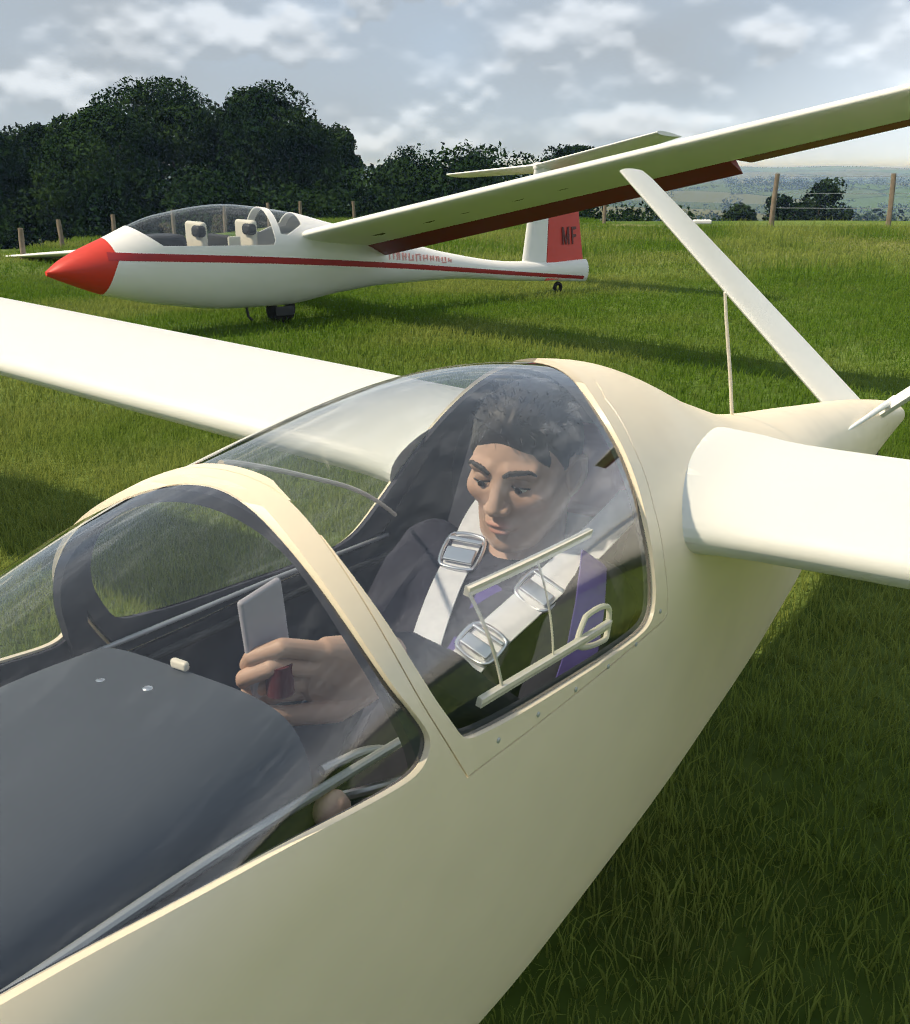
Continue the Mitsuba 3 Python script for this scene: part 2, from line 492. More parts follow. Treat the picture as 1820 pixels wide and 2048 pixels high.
N_ST = np.array([-1.751, -1.356, -.904, -.452, 0, .395, .791, 1.186, 1.695, 2.486, 3.39, 4.294])
N_W = np.array([.057, .169, .233, .256, .263, .278, .282, .276, .238, .168, .128, .095])
N_T = np.array([.75, .87, .966, 1.049, 1.158, 1.194, 1.147, 1.015, .868, .732, .580, .405])
N_B = np.array([.604, .468, .353, .275, .21, .175, .184, .215, .249, .275, .27, .276])
N_M = np.array([.621, .703, .782, .835, .902, .862, .805, .748, .629, .529, .450, .345])
NXS = np.concatenate([np.linspace(-1.751, -1.3, 14)[:-1], np.linspace(-1.3, 1.2, 110)[:-1], np.linspace(1.2, 4.294, 60)])


def nsolid(shrink, xs=NXS, nseg=112):
    return man(ring_loft(body_rings(N_ST, N_W, N_T, N_B, N_M, xs, nseg, 0.9, shrink)))


NB = Body(N_ST, N_W, N_T, N_B, N_M, 0.9)
outer = nsolid(0.0)
inner = nsolid(0.007, NXS[(NXS > -1.6) & (NXS < 4.0)])
shell = outer - inner
SILL = [(-.80, 1.016), (-.384, 1.014), (-.264, 1.006), (-.18, .998), (-.081, .981), (-.05, .977), (-.033, .980), (-.023, .990), (-.021, 1.002)]
BOW_FRONT = [(-.031, 1.022), (-.049, 1.057), (-.056, 1.104), (-.049, 1.15), (-.032, 1.178), (-.012, 1.19)]
front_glass = np.vstack([sc(chaikin(SILL + BOW_FRONT + [(-.004, 1.32)])), sc([(-.80, 1.32)])])
SEAM = [(.004, 1.32), (.000, 1.19), (-.016, 1.165), (-.030, 1.131), (-.034, 1.085), (-.026, 1.035), (-.002, .985), (.033, .931)]
FRONT_EDGE = [(.022, 1.32), (.011, 1.19), (-.001, 1.184), (-.015, 1.167), (-.025, 1.131), (-.021, 1.078), (-.008, 1.032), (.011, .998), (.026, .975), (.045, .966)]
GLASS_BOT = [(.124, .951), (.237, .937), (.36, .922)]
port_glass = sc(chaikin(FRONT_EDGE + GLASS_BOT + [(.42, .917), (.446, .921), (.459, .938), (.463, .99), (.468, 1.044), (.492, 1.117), (.512, 1.160), (.55, 1.185), (.64, 1.205), (.64, 1.32)]))
star_glass = sc(chaikin(FRONT_EDGE + GLASS_BOT + [(.47, .918), (.53, .945), (.595, 1.0), (.638, 1.06), (.662, 1.12), (.655, 1.17), (.64, 1.205), (.64, 1.32)]))
SEAM_S = [tuple(q) for q in chaikin(SEAM)]
port_panel = sc(SEAM_S + [(.145, .923), (.299, .916), (.49, .906), (.503, .912), (.497, .98), (.503, 1.05), (.525, 1.115), (.56, 1.165), (.665, 1.20), (.672, 1.32)])
star_panel = sc(SEAM_S + [(.145, .923), (.299, .916), (.49, .906), (.56, .912), (.625, .97), (.668, 1.05), (.694, 1.12), (.690, 1.17), (.672, 1.20), (.672, 1.32)])


def grown(poly, d):
    g = Polygon(poly).buffer(d, join_style=1, quad_segs=4)
    return np.array(g.exterior.coords)[:-1]


def both(pp, sp, d=0.0):
    return prism(grown(pp, d) if d else pp, 0.0, 0.6) + prism(grown(sp, d) if d else sp, -0.6, 0.0)


front_cut = prism(front_glass, -0.6, 0.6)
panel_cut = both(port_panel, star_panel)
glass_cut = both(port_glass, star_glass)
G1 = 'glider'
put_body('fuselage', tm(shell - front_cut - panel_cut), 'cream_paint', G1, NF, NB)
tag(G1, 'cream glider with open V tail and clear canopy, pilot seated inside, close to the camera', 'glider')
put_body('canopy_frame', tm((shell ^ (both(port_panel, star_panel, -0.0016))) - glass_cut), 'cream_paint', G1, NF, NB)
gsolid = nsolid(0.006)
put_body('windscreen', part_on_surface(gsolid, prism(grown(front_glass, 0.004), -0.6, 0.6)), 'canopy_glass', G1, NF, NB, True)
put_body('canopy_glass', part_on_surface(gsolid, both(port_glass, star_glass, 0.004)), 'canopy_glass', G1, NF, NB, True)
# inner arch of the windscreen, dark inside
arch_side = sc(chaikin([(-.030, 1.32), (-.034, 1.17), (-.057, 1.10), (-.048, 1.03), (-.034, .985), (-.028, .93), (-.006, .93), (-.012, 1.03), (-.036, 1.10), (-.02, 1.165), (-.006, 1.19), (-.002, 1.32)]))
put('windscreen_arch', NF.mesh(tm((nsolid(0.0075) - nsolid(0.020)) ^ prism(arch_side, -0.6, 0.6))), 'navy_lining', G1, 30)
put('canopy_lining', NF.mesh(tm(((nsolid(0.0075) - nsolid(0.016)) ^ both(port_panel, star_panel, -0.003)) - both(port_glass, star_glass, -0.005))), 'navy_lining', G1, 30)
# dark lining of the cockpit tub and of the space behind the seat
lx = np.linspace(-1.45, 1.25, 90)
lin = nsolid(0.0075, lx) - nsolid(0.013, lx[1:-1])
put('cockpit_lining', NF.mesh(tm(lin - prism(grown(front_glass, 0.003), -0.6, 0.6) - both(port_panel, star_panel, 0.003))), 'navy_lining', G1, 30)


def ntube(path, r, k=10, closed=False):
    return NF.mesh(tube(path, r, k, closed))


# sill rail on the starboard side
put('sill_rail', ntube(smooth_path([(-.03, -.232, .895), (.15, -.243, .878), (.36, -.25, .862), (.62, -.25, .842)], 30), 0.0035), 'grey_metal', G1)
put('sill_rail', ntube(smooth_path([(-.04, -.228, .858), (.15, -.238, .842), (.36, -.243, .828), (.62, -.243, .808)], 30), 0.006), 'dark_grey', G1)
# instrument coaming
cx = np.linspace(-1.15, -0.085, 40)
cw = PI([-1.15, -.8, -.45, -.2, -.085], [.11, .15, .168, .168, .165])(cx)
ct = PI([-1.15, -.8, -.45, -.2, -.085], [.84, .915, .965, .975, .968])(cx)
a = np.linspace(0, np.pi, 45)
cy, cz = np.sign(np.cos(a)) * np.abs(np.cos(a)) ** 0.42, np.abs(np.sin(a)) ** 0.42
prof = [np.stack([np.full(45, x), w * cy, t - 0.15 + 0.15 * cz], 1) for x, w, t in zip(cx, cw, ct)]
prof_in = [np.stack([np.full(45, x), (w - .005) * cy[::-1], t - 0.15 + 0.145 * cz[::-1]], 1) for x, w, t in zip(cx, cw, ct)]
put('instrument_coaming', NF.mesh(ring_loft(np.concatenate([np.array(prof), np.array(prof_in)], 1), True)), 'coaming_vinyl', G1, 40)
ip = Polygon(np.vstack([np.stack([0.158 * cy, .968 - 0.15 + 0.141 * cz], 1), [(-.17, .62), (.17, .62)]])).buffer(0)
pan = trimesh.creation.extrude_polygon(ip, 0.006)
pan.vertices = np.stack([-.118 + pan.vertices[:, 2], pan.vertices[:, 0], pan.vertices[:, 1]], 1)
if pan.volume < 0:
    pan.invert()
put('instrument_panel', NF.mesh(pan), 'dark_grey', G1)
for yy, zz, rr in [(-.09, .88, .038), (.0, .89, .038), (.09, .88, .038), (-.05, .79, .038), (.05, .79, .038)]:
    d = trimesh.creation.cylinder(rr, 0.012, sections=28)
    d.vertices = np.stack([-.106 + d.vertices[:, 2], yy + d.vertices[:, 0], zz + d.vertices[:, 1]], 1)
    put('instrument_dial', NF.mesh(d), 'black_rubber', G1)
for px in [(-.150, -.045, .9715), (-.136, .006, .9715)]:
    s = trimesh.creation.icosphere(2, 0.0055)
    s.vertices = s.vertices * [1, 1, .5] + px
    put('coaming_screw', NF.mesh(s), 'chrome', G1)
put('coaming_tag', NF.mesh(moved(rbox(.008, .022, .010, .003), t=(-.088, .0, .975))), 'ivory_plastic', G1)
# seat, bulkhead and headrest
sx = smooth_path([(-.35, 0, .36), (-.1, 0, .30), (.15, 0, .29), (.33, 0, .36), (.52, 0, .60), (.70, 0, .90), (.76, 0, 1.0)], 40)
seat_rings = []
for x, _, z in sx:
    W_, B_, M_ = [float(PI(N_ST, q_)(x)) for q_ in (N_W, N_B, N_M)]
    hw = min(W_ - .05, W_ * math.sqrt(max(0, 1 - min(1, abs(M_ - z + .03) / (M_ - B_)) ** 2.2)) - .05) if z < M_ else W_ * .55
    seat_rings.append([(x, -hw, z + .03), (x, -hw * .6, z), (x, hw * .6, z), (x, hw, z + .03), (x + .02, hw, z + .0), (x + .02, hw * .6, z - .03), (x + .02, -hw * .6, z - .03), (x + .02, -hw, z)])
put('seat', NF.mesh(ring_loft(np.array(seat_rings))), 'navy_lining', G1, 40)
br = body_rings(N_ST, N_W, N_T, N_B, N_M, np.array([.83, .85]), 96, .9, .02)
br[0, :, 0] -= .10 * np.clip((br[0, :, 2] - .9) / .3, -1, 1)
br[1, :, 0] -= .10 * np.clip((br[1, :, 2] - .9) / .3, -1, 1)
put('bulkhead', NF.mesh(ring_loft(br)), 'navy_lining', G1, 40)
put('headrest', NF.mesh(moved(rbox(.07, .17, .15, .03, 16), t=(.725, .075, .985))), 'maroon_vinyl', G1, 40)
# control rod, airbrake lever with knob
put('control_rod', ntube(smooth_path([(.16, .163, .845), (-.05, .172, .882), (-.32, .176, .915), (-.5, .172, .925)], 24), 0.0055), 'grey_metal', G1)
lv = put('airbrake_lever', ntube(smooth_path([(.03, .195, .84), (-.03, .19, .862), (-.075, .178, .873)], 10), 0.006), 'chrome', G1)
kb = trimesh.creation.icosphere(3, 0.019)
kb.vertices = kb.vertices * [1.1, .9, 1] + [-.075, .178, .862]
put('knob', NF.mesh(kb), 'knob_pink', lv)
put('trim_lever', ntube(smooth_path([(.04, .16, .86), (-.02, .16, .885), (-.06, .155, .889)], 8), 0.005), 'grey_metal', G1)


# wings
def near_wing(side):
    s = 1 if side > 0 else -1
    secs = []
    for y in np.concatenate([[0.15, .22, .26, .30, .36], np.linspace(.45, 7.4, 16)]):
        f = (y - .26) / 7.14
        fl = math.exp(-max(0, y - .2) / .045)
        z = (0.925 + 0.006 * (y - .26) if s > 0 else 0.937 + 0.066 * (y - .26))
        ch = .90 * (1 - 0.5 * max(f, 0) ** 1.1)
        secs.append(((0.685 + 0.02 * f - .150 * fl, s * y, z + .026 * fl), ch + .17 * fl, 6.5 - 2.0 * f))
    return secs


for s in (1, -1):
    secs = near_wing(s)
    w = put('wing', NF.mesh(tm(man(wing_mesh(secs, t=0.155, camber=0.03)) - nsolid(0.004))), 'wing_paint', G1, 40)
    if s > 0:
        tag(w, 'white wing reaching past the right edge')


# V tail
def tail_panel(s):
    rt, tp = np.array([3.50, s * .03, .445]), np.array([3.65, s * 1.13, 1.43])
    d = (tp - rt) / np.linalg.norm(tp - rt)
    nrm = np.array([0, -d[2] * s, abs(d[1])])
    nrm /= np.linalg.norm(nrm)
    prof = naca(20, 0.10, 0.0)
    rings = []
    for f, ch in [(0, .46), (.25, .43), (.5, .395), (.75, .35), (.97, .30), (1.0, .27)]:
        p = rt + (tp - rt) * f
        rings.append(p + prof[:, :1] * ch * np.array([1, 0, 0]) + prof[:, 1:] * ch * nrm)
    return ring_loft(np.array(rings))


for s in (-1, 1):
    put('tail_panel', NF.mesh(tail_panel(s)), 'wing_paint', G1, 40)
put('tail_strake', ntube([(2.45, .118, .640), (3.0, .118, .595), (3.5, .115, .552), (3.72, .118, .536)], [.003, .008, .013, .016], 8), 'white_paint', G1, True)
put('antenna', ntube([(1.79, 0, .83), (1.74, 0, .95), (1.66, 0, 1.11), (1.633, 0, 1.172)], [.0045, .0045, .004, .0035]), 'ivory_plastic', G1)
wheel = trimesh.creation.torus(.11, .05, major_sections=40, minor_sections=16)
wheel.vertices = np.stack([wheel.vertices[:, 0] + .95, wheel.vertices[:, 2], wheel.vertices[:, 1] + .162], 1)
put('wheel', NF.mesh(wheel), 'black_rubber', G1, True)
put('tail_skid', NF.mesh(moved(rbox(.30, .035, .24, .015), t=(4.05, 0, .17))), 'dark_grey', G1)

# sliding window: rails, grips and cord lines on the port side of the canopy
def on_shell(x, z, off=0.0):
    """Port side point of the body at X, Z."""
    W, ZT, ZB, ZM = [float(PI(N_ST, q)(x)) for q in (N_W, N_T, N_B, N_M)]
    u = np.clip((z - ZM) / ((ZT - ZM) if z > ZM else (ZB - ZM)), 0, 1)
    c = math.sqrt(max(0, 1 - (u if z > ZM else u ** (1 / .9)) ** 2))
    n = np.array([0, c / W, u / (ZT - ZM) if z > ZM else -u / (ZM - ZB)])
    n /= np.linalg.norm(n)
    return np.array([x, W * c, z]) + n * off


def shell_line(p, q, n=14, off=-0.004):
    p, q = sc([p, q])
    return np.array([on_shell(x, z, off) for x, z in zip(np.linspace(p[0], q[0], n), np.linspace(p[1], q[1], n))])


def shell_bar(p, q, width, thick, off):
    path = shell_line(p, q, 14, off)
    return NF.mesh(ribbon(path, [0, .2, 1], width, thick))


sw = put('sliding_window', shell_bar((.334, 1.070), (.093, 1.086), .0105, .0035, -0.009), 'ivory_plastic', G1)
put('bottom_rail', shell_bar((.338, .962), (.066, .990), .0105, .0035, -0.009), 'ivory_plastic', sw)
put('front_edge', NF.mesh(tube(shell_line((.094, 1.084), (.104, .99), 10, -.008), .0022, 6)), 'ivory_plastic', sw)
put('rear_edge', NF.mesh(tube(shell_line((.214, 1.076), (.203, .98), 10, -.008), .0014, 6)), 'ivory_plastic', sw)
hp = np.array([on_shell(x, z, -0.012) for x, z in sc([(.286, .990), (.345, .975), (.333, .944), (.262, .968)])])
put('grip_ring', NF.mesh(tube(smooth_path(np.vstack([hp, hp[:1]]), 30)[:-1], .0038, 8, True)), 'ivory_plastic', sw)
for x_, z_ in [(.085, .943), (.16, .934), (.24, .925), (.32, .917), (.40, .911), (.475, .925)]:
    xs_, zs_ = sc([(x_, z_)])[0]
    sc_ = trimesh.creation.icosphere(2, .0034)
    sc_.vertices = sc_.vertices * [1, .45, 1] + on_shell(xs_, zs_, .0004)
    put('frame_screw', NF.mesh(sc_), 'grey_metal', f'{G1}__canopy_frame', True)
# retaining cord on the starboard side
put('canopy_cord', ntube(smooth_path([(.02, -.03, 1.155), (.13, -.10, 1.115), (.30, -.15, 1.047), (.44, -.175, .985), (.573, -.20, .902)], 26), .0035, 8), 'ivory_plastic', G1)

# ------------------------------------------------------------------ the far glider
FF = Frame(-3.393, 8.489, 90 - 38.964)
F_ST = np.array([0, .12, .5, 1.0, 1.6, 2.2, 2.8, 3.4, 4.2, 5.2, 6.4])
F_W = np.array([.03, .11, .22, .29, .32, .32, .289, .22, .15, .11, .07])
F_T = np.array([.617, .707, .873, 1.057, 1.128, 1.062, .916, .785, .573, .419, .381])
F_B = np.array([.616, .529, .380, .267, .186, .172, .242, .283, .283, .201, .113])
F_M = F_B + (F_T - F_B) * .52
FXS = np.concatenate([np.linspace(0, .2, 10)[:-1], np.linspace(.2, 6.4, 120)])
F_B[0], F_T[0] = .585, .62
G2 = 'glider_001'
BANK = math.radians(5.5)


FB = Body(F_ST, F_W, F_T, F_B, F_M, 1.0)


def fput(name, mesh, mat, parent=G2, smooth=35):
    return put(name, FF.mesh(mesh), mat, parent, smooth)


def fsolid(shrink, xs=FXS):
    return man(ring_loft(body_rings(F_ST, F_W, F_T, F_B, F_M, xs, 72, 1.0, shrink)))


fo, fi = fsolid(0), fsolid(0.012, FXS[(FXS > .15) & (FXS < 6.1)])
nose_cut = prism([(-.5, 0), (.47, 0), (.43, .40), (.50, .60), (.545, .70), (.53, .76), (.40, 1.2), (-.5, 1.2)], -1, 1)
fcan = prism([(.70, 1.3), (.70, .975), (.93, .80), (1.3, .785), (1.98, .765), (2.0, .80), (1.985, 1.3)], -1, 1)
fcan2 = prism([(2.06, 1.3), (2.07, .86), (2.14, .845), (2.33, .93), (2.36, 1.3)], -1, 1)
fshell = fo - fi - nose_cut - fcan - fcan2
SZ = PI([.45, .545, 1.23, 2.02, 3.23, 5.5, 6.4], [.735, .728, .682, .622, .507, .256, .16])
fx = np.linspace(.46, 6.33, 80)
stripe_poly = np.vstack([np.stack([fx, SZ(fx) + .034 - .002 * fx], 1), np.stack([fx, SZ(fx) - .034 + .0025 * fx], 1)[::-1]])
put_body('fuselage', tm(fshell), 'white_paint', G2, FF, FB)
tag(G2, 'white glider with red nose and red side stripe, parked farther off with one wing raised', 'glider')
put_body('nose_cone', tm((fo - fsolid(.02, FXS[FXS > .03])) ^ nose_cut), 'red_paint', G2, FF, FB)
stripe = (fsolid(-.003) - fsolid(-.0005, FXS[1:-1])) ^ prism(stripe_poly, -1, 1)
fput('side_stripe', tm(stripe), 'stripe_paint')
put_body('canopy_glass', part_on_surface(fsolid(.006), fcan), 'canopy_glass', G2, FF, FB, True)
fput('rear_window', part_on_surface(fsolid(.006), fcan2), 'canopy_glass')
flin = fsolid(.014, np.linspace(.5, 2.7, 50)) - fsolid(.02, np.linspace(.53, 2.67, 40))
fput('cockpit_lining', tm(flin - prism([(.6, 1.4), (.6, .975), (.93, .795), (2.0, .76), (2.0, .8), (2.1, .84), (2.4, .9), (2.4, 1.4)], -1, 1)), 'grey_metal')
fput('instrument_coaming', moved(rbox(.36, .36, .16, .05), t=(1.02, 0, .80)), 'dark_grey')
for x, mat in ((1.36, 'ivory_plastic'), (1.86, 'ivory_plastic')):
    st_ = fput('seat_back', moved(rbox(.07, .34, .40, .03), t=(x, 0, .78)), mat)
    put('headrest_pad', FF.mesh(moved(rbox(.09, .15, .10, .03), t=(x - .03, .12, .90))), 'dark_grey', st_, 35)
fput('rear_panel', moved(rbox(.05, .40, .18, .02), t=(1.58, 0, .77)), 'dark_grey')
fput('side_pocket', moved(rbox(.12, .03, .10, .01), t=(1.62, .22, .80)), 'ivory_plastic')


def far_z(y):
    return 0.795 + (0.168 * y if y > 0 else 0.083 * y)


def far_wing(s, ys, lo=0.0, hi=1.0, droop=0.0):
    secs = []
    for y in ys:
        f = max(0, (y - .25) / 7.6)
        ch = 1.02 - .50 * min(f, 1.2)
        secs.append(((2.30 + .02 * f, s * y, far_z(s * y)), ch, 8.5))
    m = wing_mesh(secs, lo, hi, .135, .03)
    if droop:
        for k, (le, ch, inc) in enumerate(secs):
            pass
    return m


def flap_mesh(s, ys, droop):
    prof = naca(28, .135, .03)
    pg = np.array(Polygon(prof).buffer(0).intersection(shapely.box(.765, -1, 1, 1)).exterior.coords)[:-1]
    rings = []
    for y in ys:
        f = max(0, (y - .25) / 7.6)
        ch = 1.02 - .50 * min(f, 1.2)
        c, sn = math.cos(-droop), math.sin(-droop)
        h = pg - [.765, .012]
        h = np.stack([h[:, 0] * c - h[:, 1] * sn, h[:, 0] * sn + h[:, 1] * c], 1) + [.765, .012]
        q = math.radians(8.5)
        x, z = h[:, 0] * ch, h[:, 1] * ch
        rings.append(np.stack([2.30 + .02 * f + x * math.cos(q) + z * math.sin(q), np.full(len(x), s * y), far_z(s * y) - x * math.sin(q) + z * math.cos(q)], 1))
    return ring_loft(np.array(rings))


for s in (1, -1):
    yin, yend = .20, 7.85 if s > 0 else 10.6
    inner_ys, outer_ys = np.linspace(yin, 4.62, 10), np.linspace(4.66, yend, 8)
    w = fput('wing', far_wing(s, np.concatenate([inner_ys, outer_ys]), 0, .755), 'wing_paint', G2, 40)
    if s > 0:
        tag(w, 'raised wing with shaded underside')
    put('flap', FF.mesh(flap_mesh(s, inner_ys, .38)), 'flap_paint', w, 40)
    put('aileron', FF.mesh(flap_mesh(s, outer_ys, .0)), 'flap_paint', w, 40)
    if s > 0:
        q = math.radians(8.5)
        for yy, xc in ((.95, .40), (1.75, .36), (2.25, .34), (2.9, .33), (3.4, .32)):
            f = (yy - .25) / 7.6
            ch = 1.02 - .5 * f
            e = trimesh.creation.cylinder(1, .004, sections=20)
            zl = far_z(yy) - xc * ch * math.sin(q) - .034 * ch
            e.vertices = e.vertices * [.05, .10, 1] + [2.30 + xc * ch, yy, zl]
            e.vertices[:, 2] += .168 * (e.vertices[:, 1] - yy) - math.tan(q) * (e.vertices[:, 0] - 2.30 - xc * ch)
            put('drain_patch', FF.mesh(e), 'wing_mark', w)


def banked(m, z0=.30, ang=.125):
    r = m.copy()
    y, z = r.vertices[:, 1].copy(), r.vertices[:, 2] - z0
    r.vertices[:, 1] = y * math.cos(ang) - z * math.sin(ang)
    r.vertices[:, 2] = y * math.sin(ang) + z * math.cos(ang) + z0
    return r


def fin_part(lo, hi, zs):
    prof = naca(18, .11, 0.0)
    pg = np.array(Polygon(prof).buffer(0).intersection(shapely.box(lo, -1, hi, 1)).exterior.coords)[:-1]
    rings = []
    for z in zs:
        f = (z - .25) / 1.2
        le, te = 5.33 + .30 * f, 6.38 - .10 * f
        x = le + pg[:, 0] * (te - le)
        rings.append(np.stack([x, pg[:, 1] * (te - le), np.full(len(x), z)], 1))
    return banked(ring_loft(np.array(rings)), .3, .10)


fput('fin', fin_part(0, .34, np.linspace(.25, 1.44, 8)), 'white_paint')
rud = fput('rudder', fin_part(.35, 1.0, np.linspace(.17, 1.40, 8)), 'red_paint')
for ch_, x in (('M', 5.99), ('F', 6.165)):
    t = meshkit.text_mesh(ch_, .19, .006, bold=True)
    b = t.bounds
    v = t.vertices - [b[0, 0], b[0, 1], 0]
    v[:, 0] *= (.13 if ch_ == 'M' else .085) / (b[1, 0] - b[0, 0])
    t.vertices = np.stack([x + v[:, 0], .046 - (x + v[:, 0] - 5.95) * .10 + v[:, 2], .565 + v[:, 1]], 1)
    t.invert()
    put('letter', FF.mesh(banked(t, .3, .10)), 'dark_lettering', rud, False)
tp = []
for s in (1, -1):
    secs = []
    for y in np.linspace(0, 1.72, 7):
        f = y / 1.72
        secs.append(((5.62 + .10 * f, s * y - .135, 1.455 + s * y * .125 + y * .062), .66 - .26 * f, 5.5))
    fput('tailplane', wing_mesh(secs, t=.10, camber=0.0), 'white_paint', G2, 40)
fput('fin_fairing', banked(moved(rbox(.50, .07, .09, .03, 14), t=(5.87, 0, 1.45)), .3, .10), 'white_paint')
fw = trimesh.creation.torus(.105, .05, major_sections=36, minor_sections=14)
fw.vertices = np.stack([fw.vertices[:, 0] + 2.18, fw.vertices[:, 2], fw.vertices[:, 1] + .135], 1)
fput('wheel', fw, 'black_rubber', G2, True)
fput('wheel_door', moved(rbox(.20, .012, .09, .004), t=(2.16, .12, .13)), 'dark_grey')
fput('wheel_strut', tube([(1.78, .05, .24), (1.80, .05, .10), (1.84, .05, .06)], .012, 8), 'dark_grey')
tw = trimesh.creation.torus(.05, .022, major_sections=24, minor_sections=10)
tw.vertices = np.stack([tw.vertices[:, 0] + 5.95, tw.vertices[:, 2], tw.vertices[:, 1] + .07], 1)
fput('tail_wheel', tw, 'black_rubber', G2, True)
# faded red lettering on the boom, too soft in the photograph to read
lr = np.random.default_rng(4)
x = 3.32
bits = []
fsurf = lambda X, z: float(PI(F_ST, F_W)(X)) * math.sqrt(max(.02, 1 - ((z - float(PI(F_ST, F_M)(X))) / (float(PI(F_ST, F_T)(X)) - float(PI(F_ST, F_M)(X)))) ** 2)) if z > float(PI(F_ST, F_M)(X)) else float(PI(F_ST, F_W)(X))
while x < 4.2:
    wd = lr.uniform(.045, .075)
    hgt = .085 - (x - 3.3) * .03
    z0 = float(SZ(x)) + .055
    for bx, bz, bw, bh in ((0, 0, .018, 1), (wd - .018, 0, .018, lr.uniform(.5, 1)), (0, lr.choice([0, .42, .8]), wd, .2)):
        bb = trimesh.creation.box((bw if bw < .03 else wd, .004, hgt * bh))
        cxx = x + bx + (bw if bw < .03 else wd) / 2
        zz = z0 + hgt * (bz + bh / 2)
        bb.vertices += [cxx, fsurf(cxx, zz) + .003, zz]
        bits.append(bb)
    x += wd + .03
lk = fput('boom_lettering', cat(bits), 'pink_lettering', G2, False)
tag(lk, kind='stuff')
# ------------------------------------------------------------------ fences


def post_mesh(h, r, lean, seed):
    rr = np.random.default_rng(seed)
    p = np.array([[0, 0, -.5], [lean[0] * .4, lean[1] * .4, h * .5], [lean[0], lean[1], h]])
    m = tube(smooth_path(p, 7), [r, r * 1.02, r, r * .98, r, r * .97, r * .9], 9)
    m.vertices[:, :2] += rr.normal(0, r * .05, (len(m.vertices), 2))
    return m


FENCE = [(-10.4, 16.0), (-8.9, 16.3), (-7.05, 16.8), (-7.45, 19.6), (-7.1, 21.6), (-6.5, 24.0), (-5.85, 26.4), (-5.1, 28.5), (-4.45, 30), (-2.9, 30)]
for k, (x, y) in enumerate(FENCE):
    z = float(terrain(np.array([x]), np.array([y]))[0])
    m = moved(post_mesh(.50 - z * 1.0, .045, (RNG.uniform(-.03, .03), 0), k), t=(x, y, z))
    put('post', m, 'fence_wood', 'fence', 30)
tag('fence', 'low weathered timber posts in front of the dark trees at left', 'fence')
F2 = [(-.6, 28.2), (3.9, 27.2), (8.0, 26.3), (10.85, 26.0), (14.0, 26.0), (17.5, 26.4)]
for k, (x, y) in enumerate(F2):
    z = float(terrain(np.array([x]), np.array([y]))[0])
    hh = 1.27 if k >= 2 else .55
    m = moved(post_mesh(hh, .065 if k >= 2 else .05, (.04 * (k % 3 - 1), 0), 50 + k), t=(x, y, z))
    put('post', m, 'fence_wood', 'fence_001', 30)
for zz in (1.20, .8, .45):
    put('wire', tube(np.array([(x, y, zz) for x, y in F2[2:]]), .006, 5), 'grey_metal', 'fence_001')
tag('fence_001', 'tall timber posts with wires along the field edge at right', 'fence')

# ------------------------------------------------------------------ trees


def leaf_cloud(centres, radii, n, size, seed, hollow=0.55):
    r = np.random.default_rng(seed)
    centres, radii = np.asarray(centres, float), np.asarray(radii, float)
    wgt = radii[:, 0] * radii[:, 2]
    ci = r.choice(len(centres), n, p=wgt / wgt.sum())
    d = r.normal(size=(n, 3))
    d /= np.linalg.norm(d, axis=1, keepdims=True)
    rad = hollow + (1 - hollow) * r.random(n) ** 0.6
    bump = 0.78 + 0.5 * meshkit.fbm(d * 2.6 + ci[:, None] * 7.3, 3, seed)
    p = centres[ci] + d * radii[ci] * (rad * bump)[:, None]
    keep = meshkit.fbm(p / (size * 7), 2, seed + 3) > 0.36
    p, d = p[keep], d[keep]
    n = len(p)
    nn = d * 0.5 + r.normal(size=(n, 3)) * 0.6 + [0, 0, .25]
    nn /= np.linalg.norm(nn, axis=1, keepdims=True)
    u = np.cross(nn, r.normal(size=(n, 3)))
    u /= np.linalg.norm(u, axis=1, keepdims=True)
    v = np.cross(nn, u)
    s = size * r.uniform(.5, 1.25, n)[:, None]
    P = np.stack([p - u * s, p - v * s * .55, p + u * s, p + v * s * .55], 1).reshape(-1, 3)
    k = np.arange(n)[:, None] * 4
    F = np.vstack([k + np.array([[0, 1, 2]]), k + np.array([[0, 2, 3]])])
    return trimesh.Trimesh(P, F, process=False)


def tree(name, x, y, top, width, label, group, mat='oak_leaves', base=None, n=9000, seed=1, trunk=True, size=None, low=0.12):
    """top: height of the crown's top above z = 0; width: full crown width."""
    r = np.random.default_rng(seed)
    z0 = float(terrain(np.array([x]), np.array([y]))[0]) if base is None else base
    h = top - z0
    key = numbered(name)
    cs, rs = [], []
    cs.append((x, y, z0 + h * .62))
    rs.append((width * .36, width * .36, h * .34))
    for i in range(13):
        a, f = r.uniform(0, 2 * np.pi), r.uniform(.15, 1)
        zz = r.uniform(low + .1, .86)
        rr = width * .5 * math.sin(math.pi * min(1, .2 + zz * .8)) ** .6 * f * .75
        q = width * r.uniform(.14, .24)
        cs.append((x + math.cos(a) * rr, y + math.sin(a) * rr, z0 + h * zz))
        rs.append((q, q, min(q * .85, h * (1 - zz) + q * .1)))
    sz = size or 0.02 * h + .05
    put('crown', leaf_cloud(cs, rs, n, sz, seed), mat, key, False)
    t = [tube(smooth_path([(x, y, z0 - .3), (x + r.uniform(-.1, .1), y, z0 + h * .3), (x + r.uniform(-.2, .2), y, z0 + h * .68)], 8), np.linspace(.035, .012, 8) * h, 9)]
    for i in range(5):
        a = r.uniform(0, 2 * np.pi)
        b = h * r.uniform(.25, .45)
        t.append(tube(smooth_path([(x, y, z0 + b), (x + math.cos(a) * width * .15, y + math.sin(a) * width * .15, z0 + b + h * .15), (x + math.cos(a) * width * .3, y + math.sin(a) * width * .3, z0 + b + h * .3)], 6), np.linspace(.014, .005, 6) * h, 7))
    put('trunk', cat(t), 'bark', key, 40)
    tag(key, label, 'tree', group)
    return key


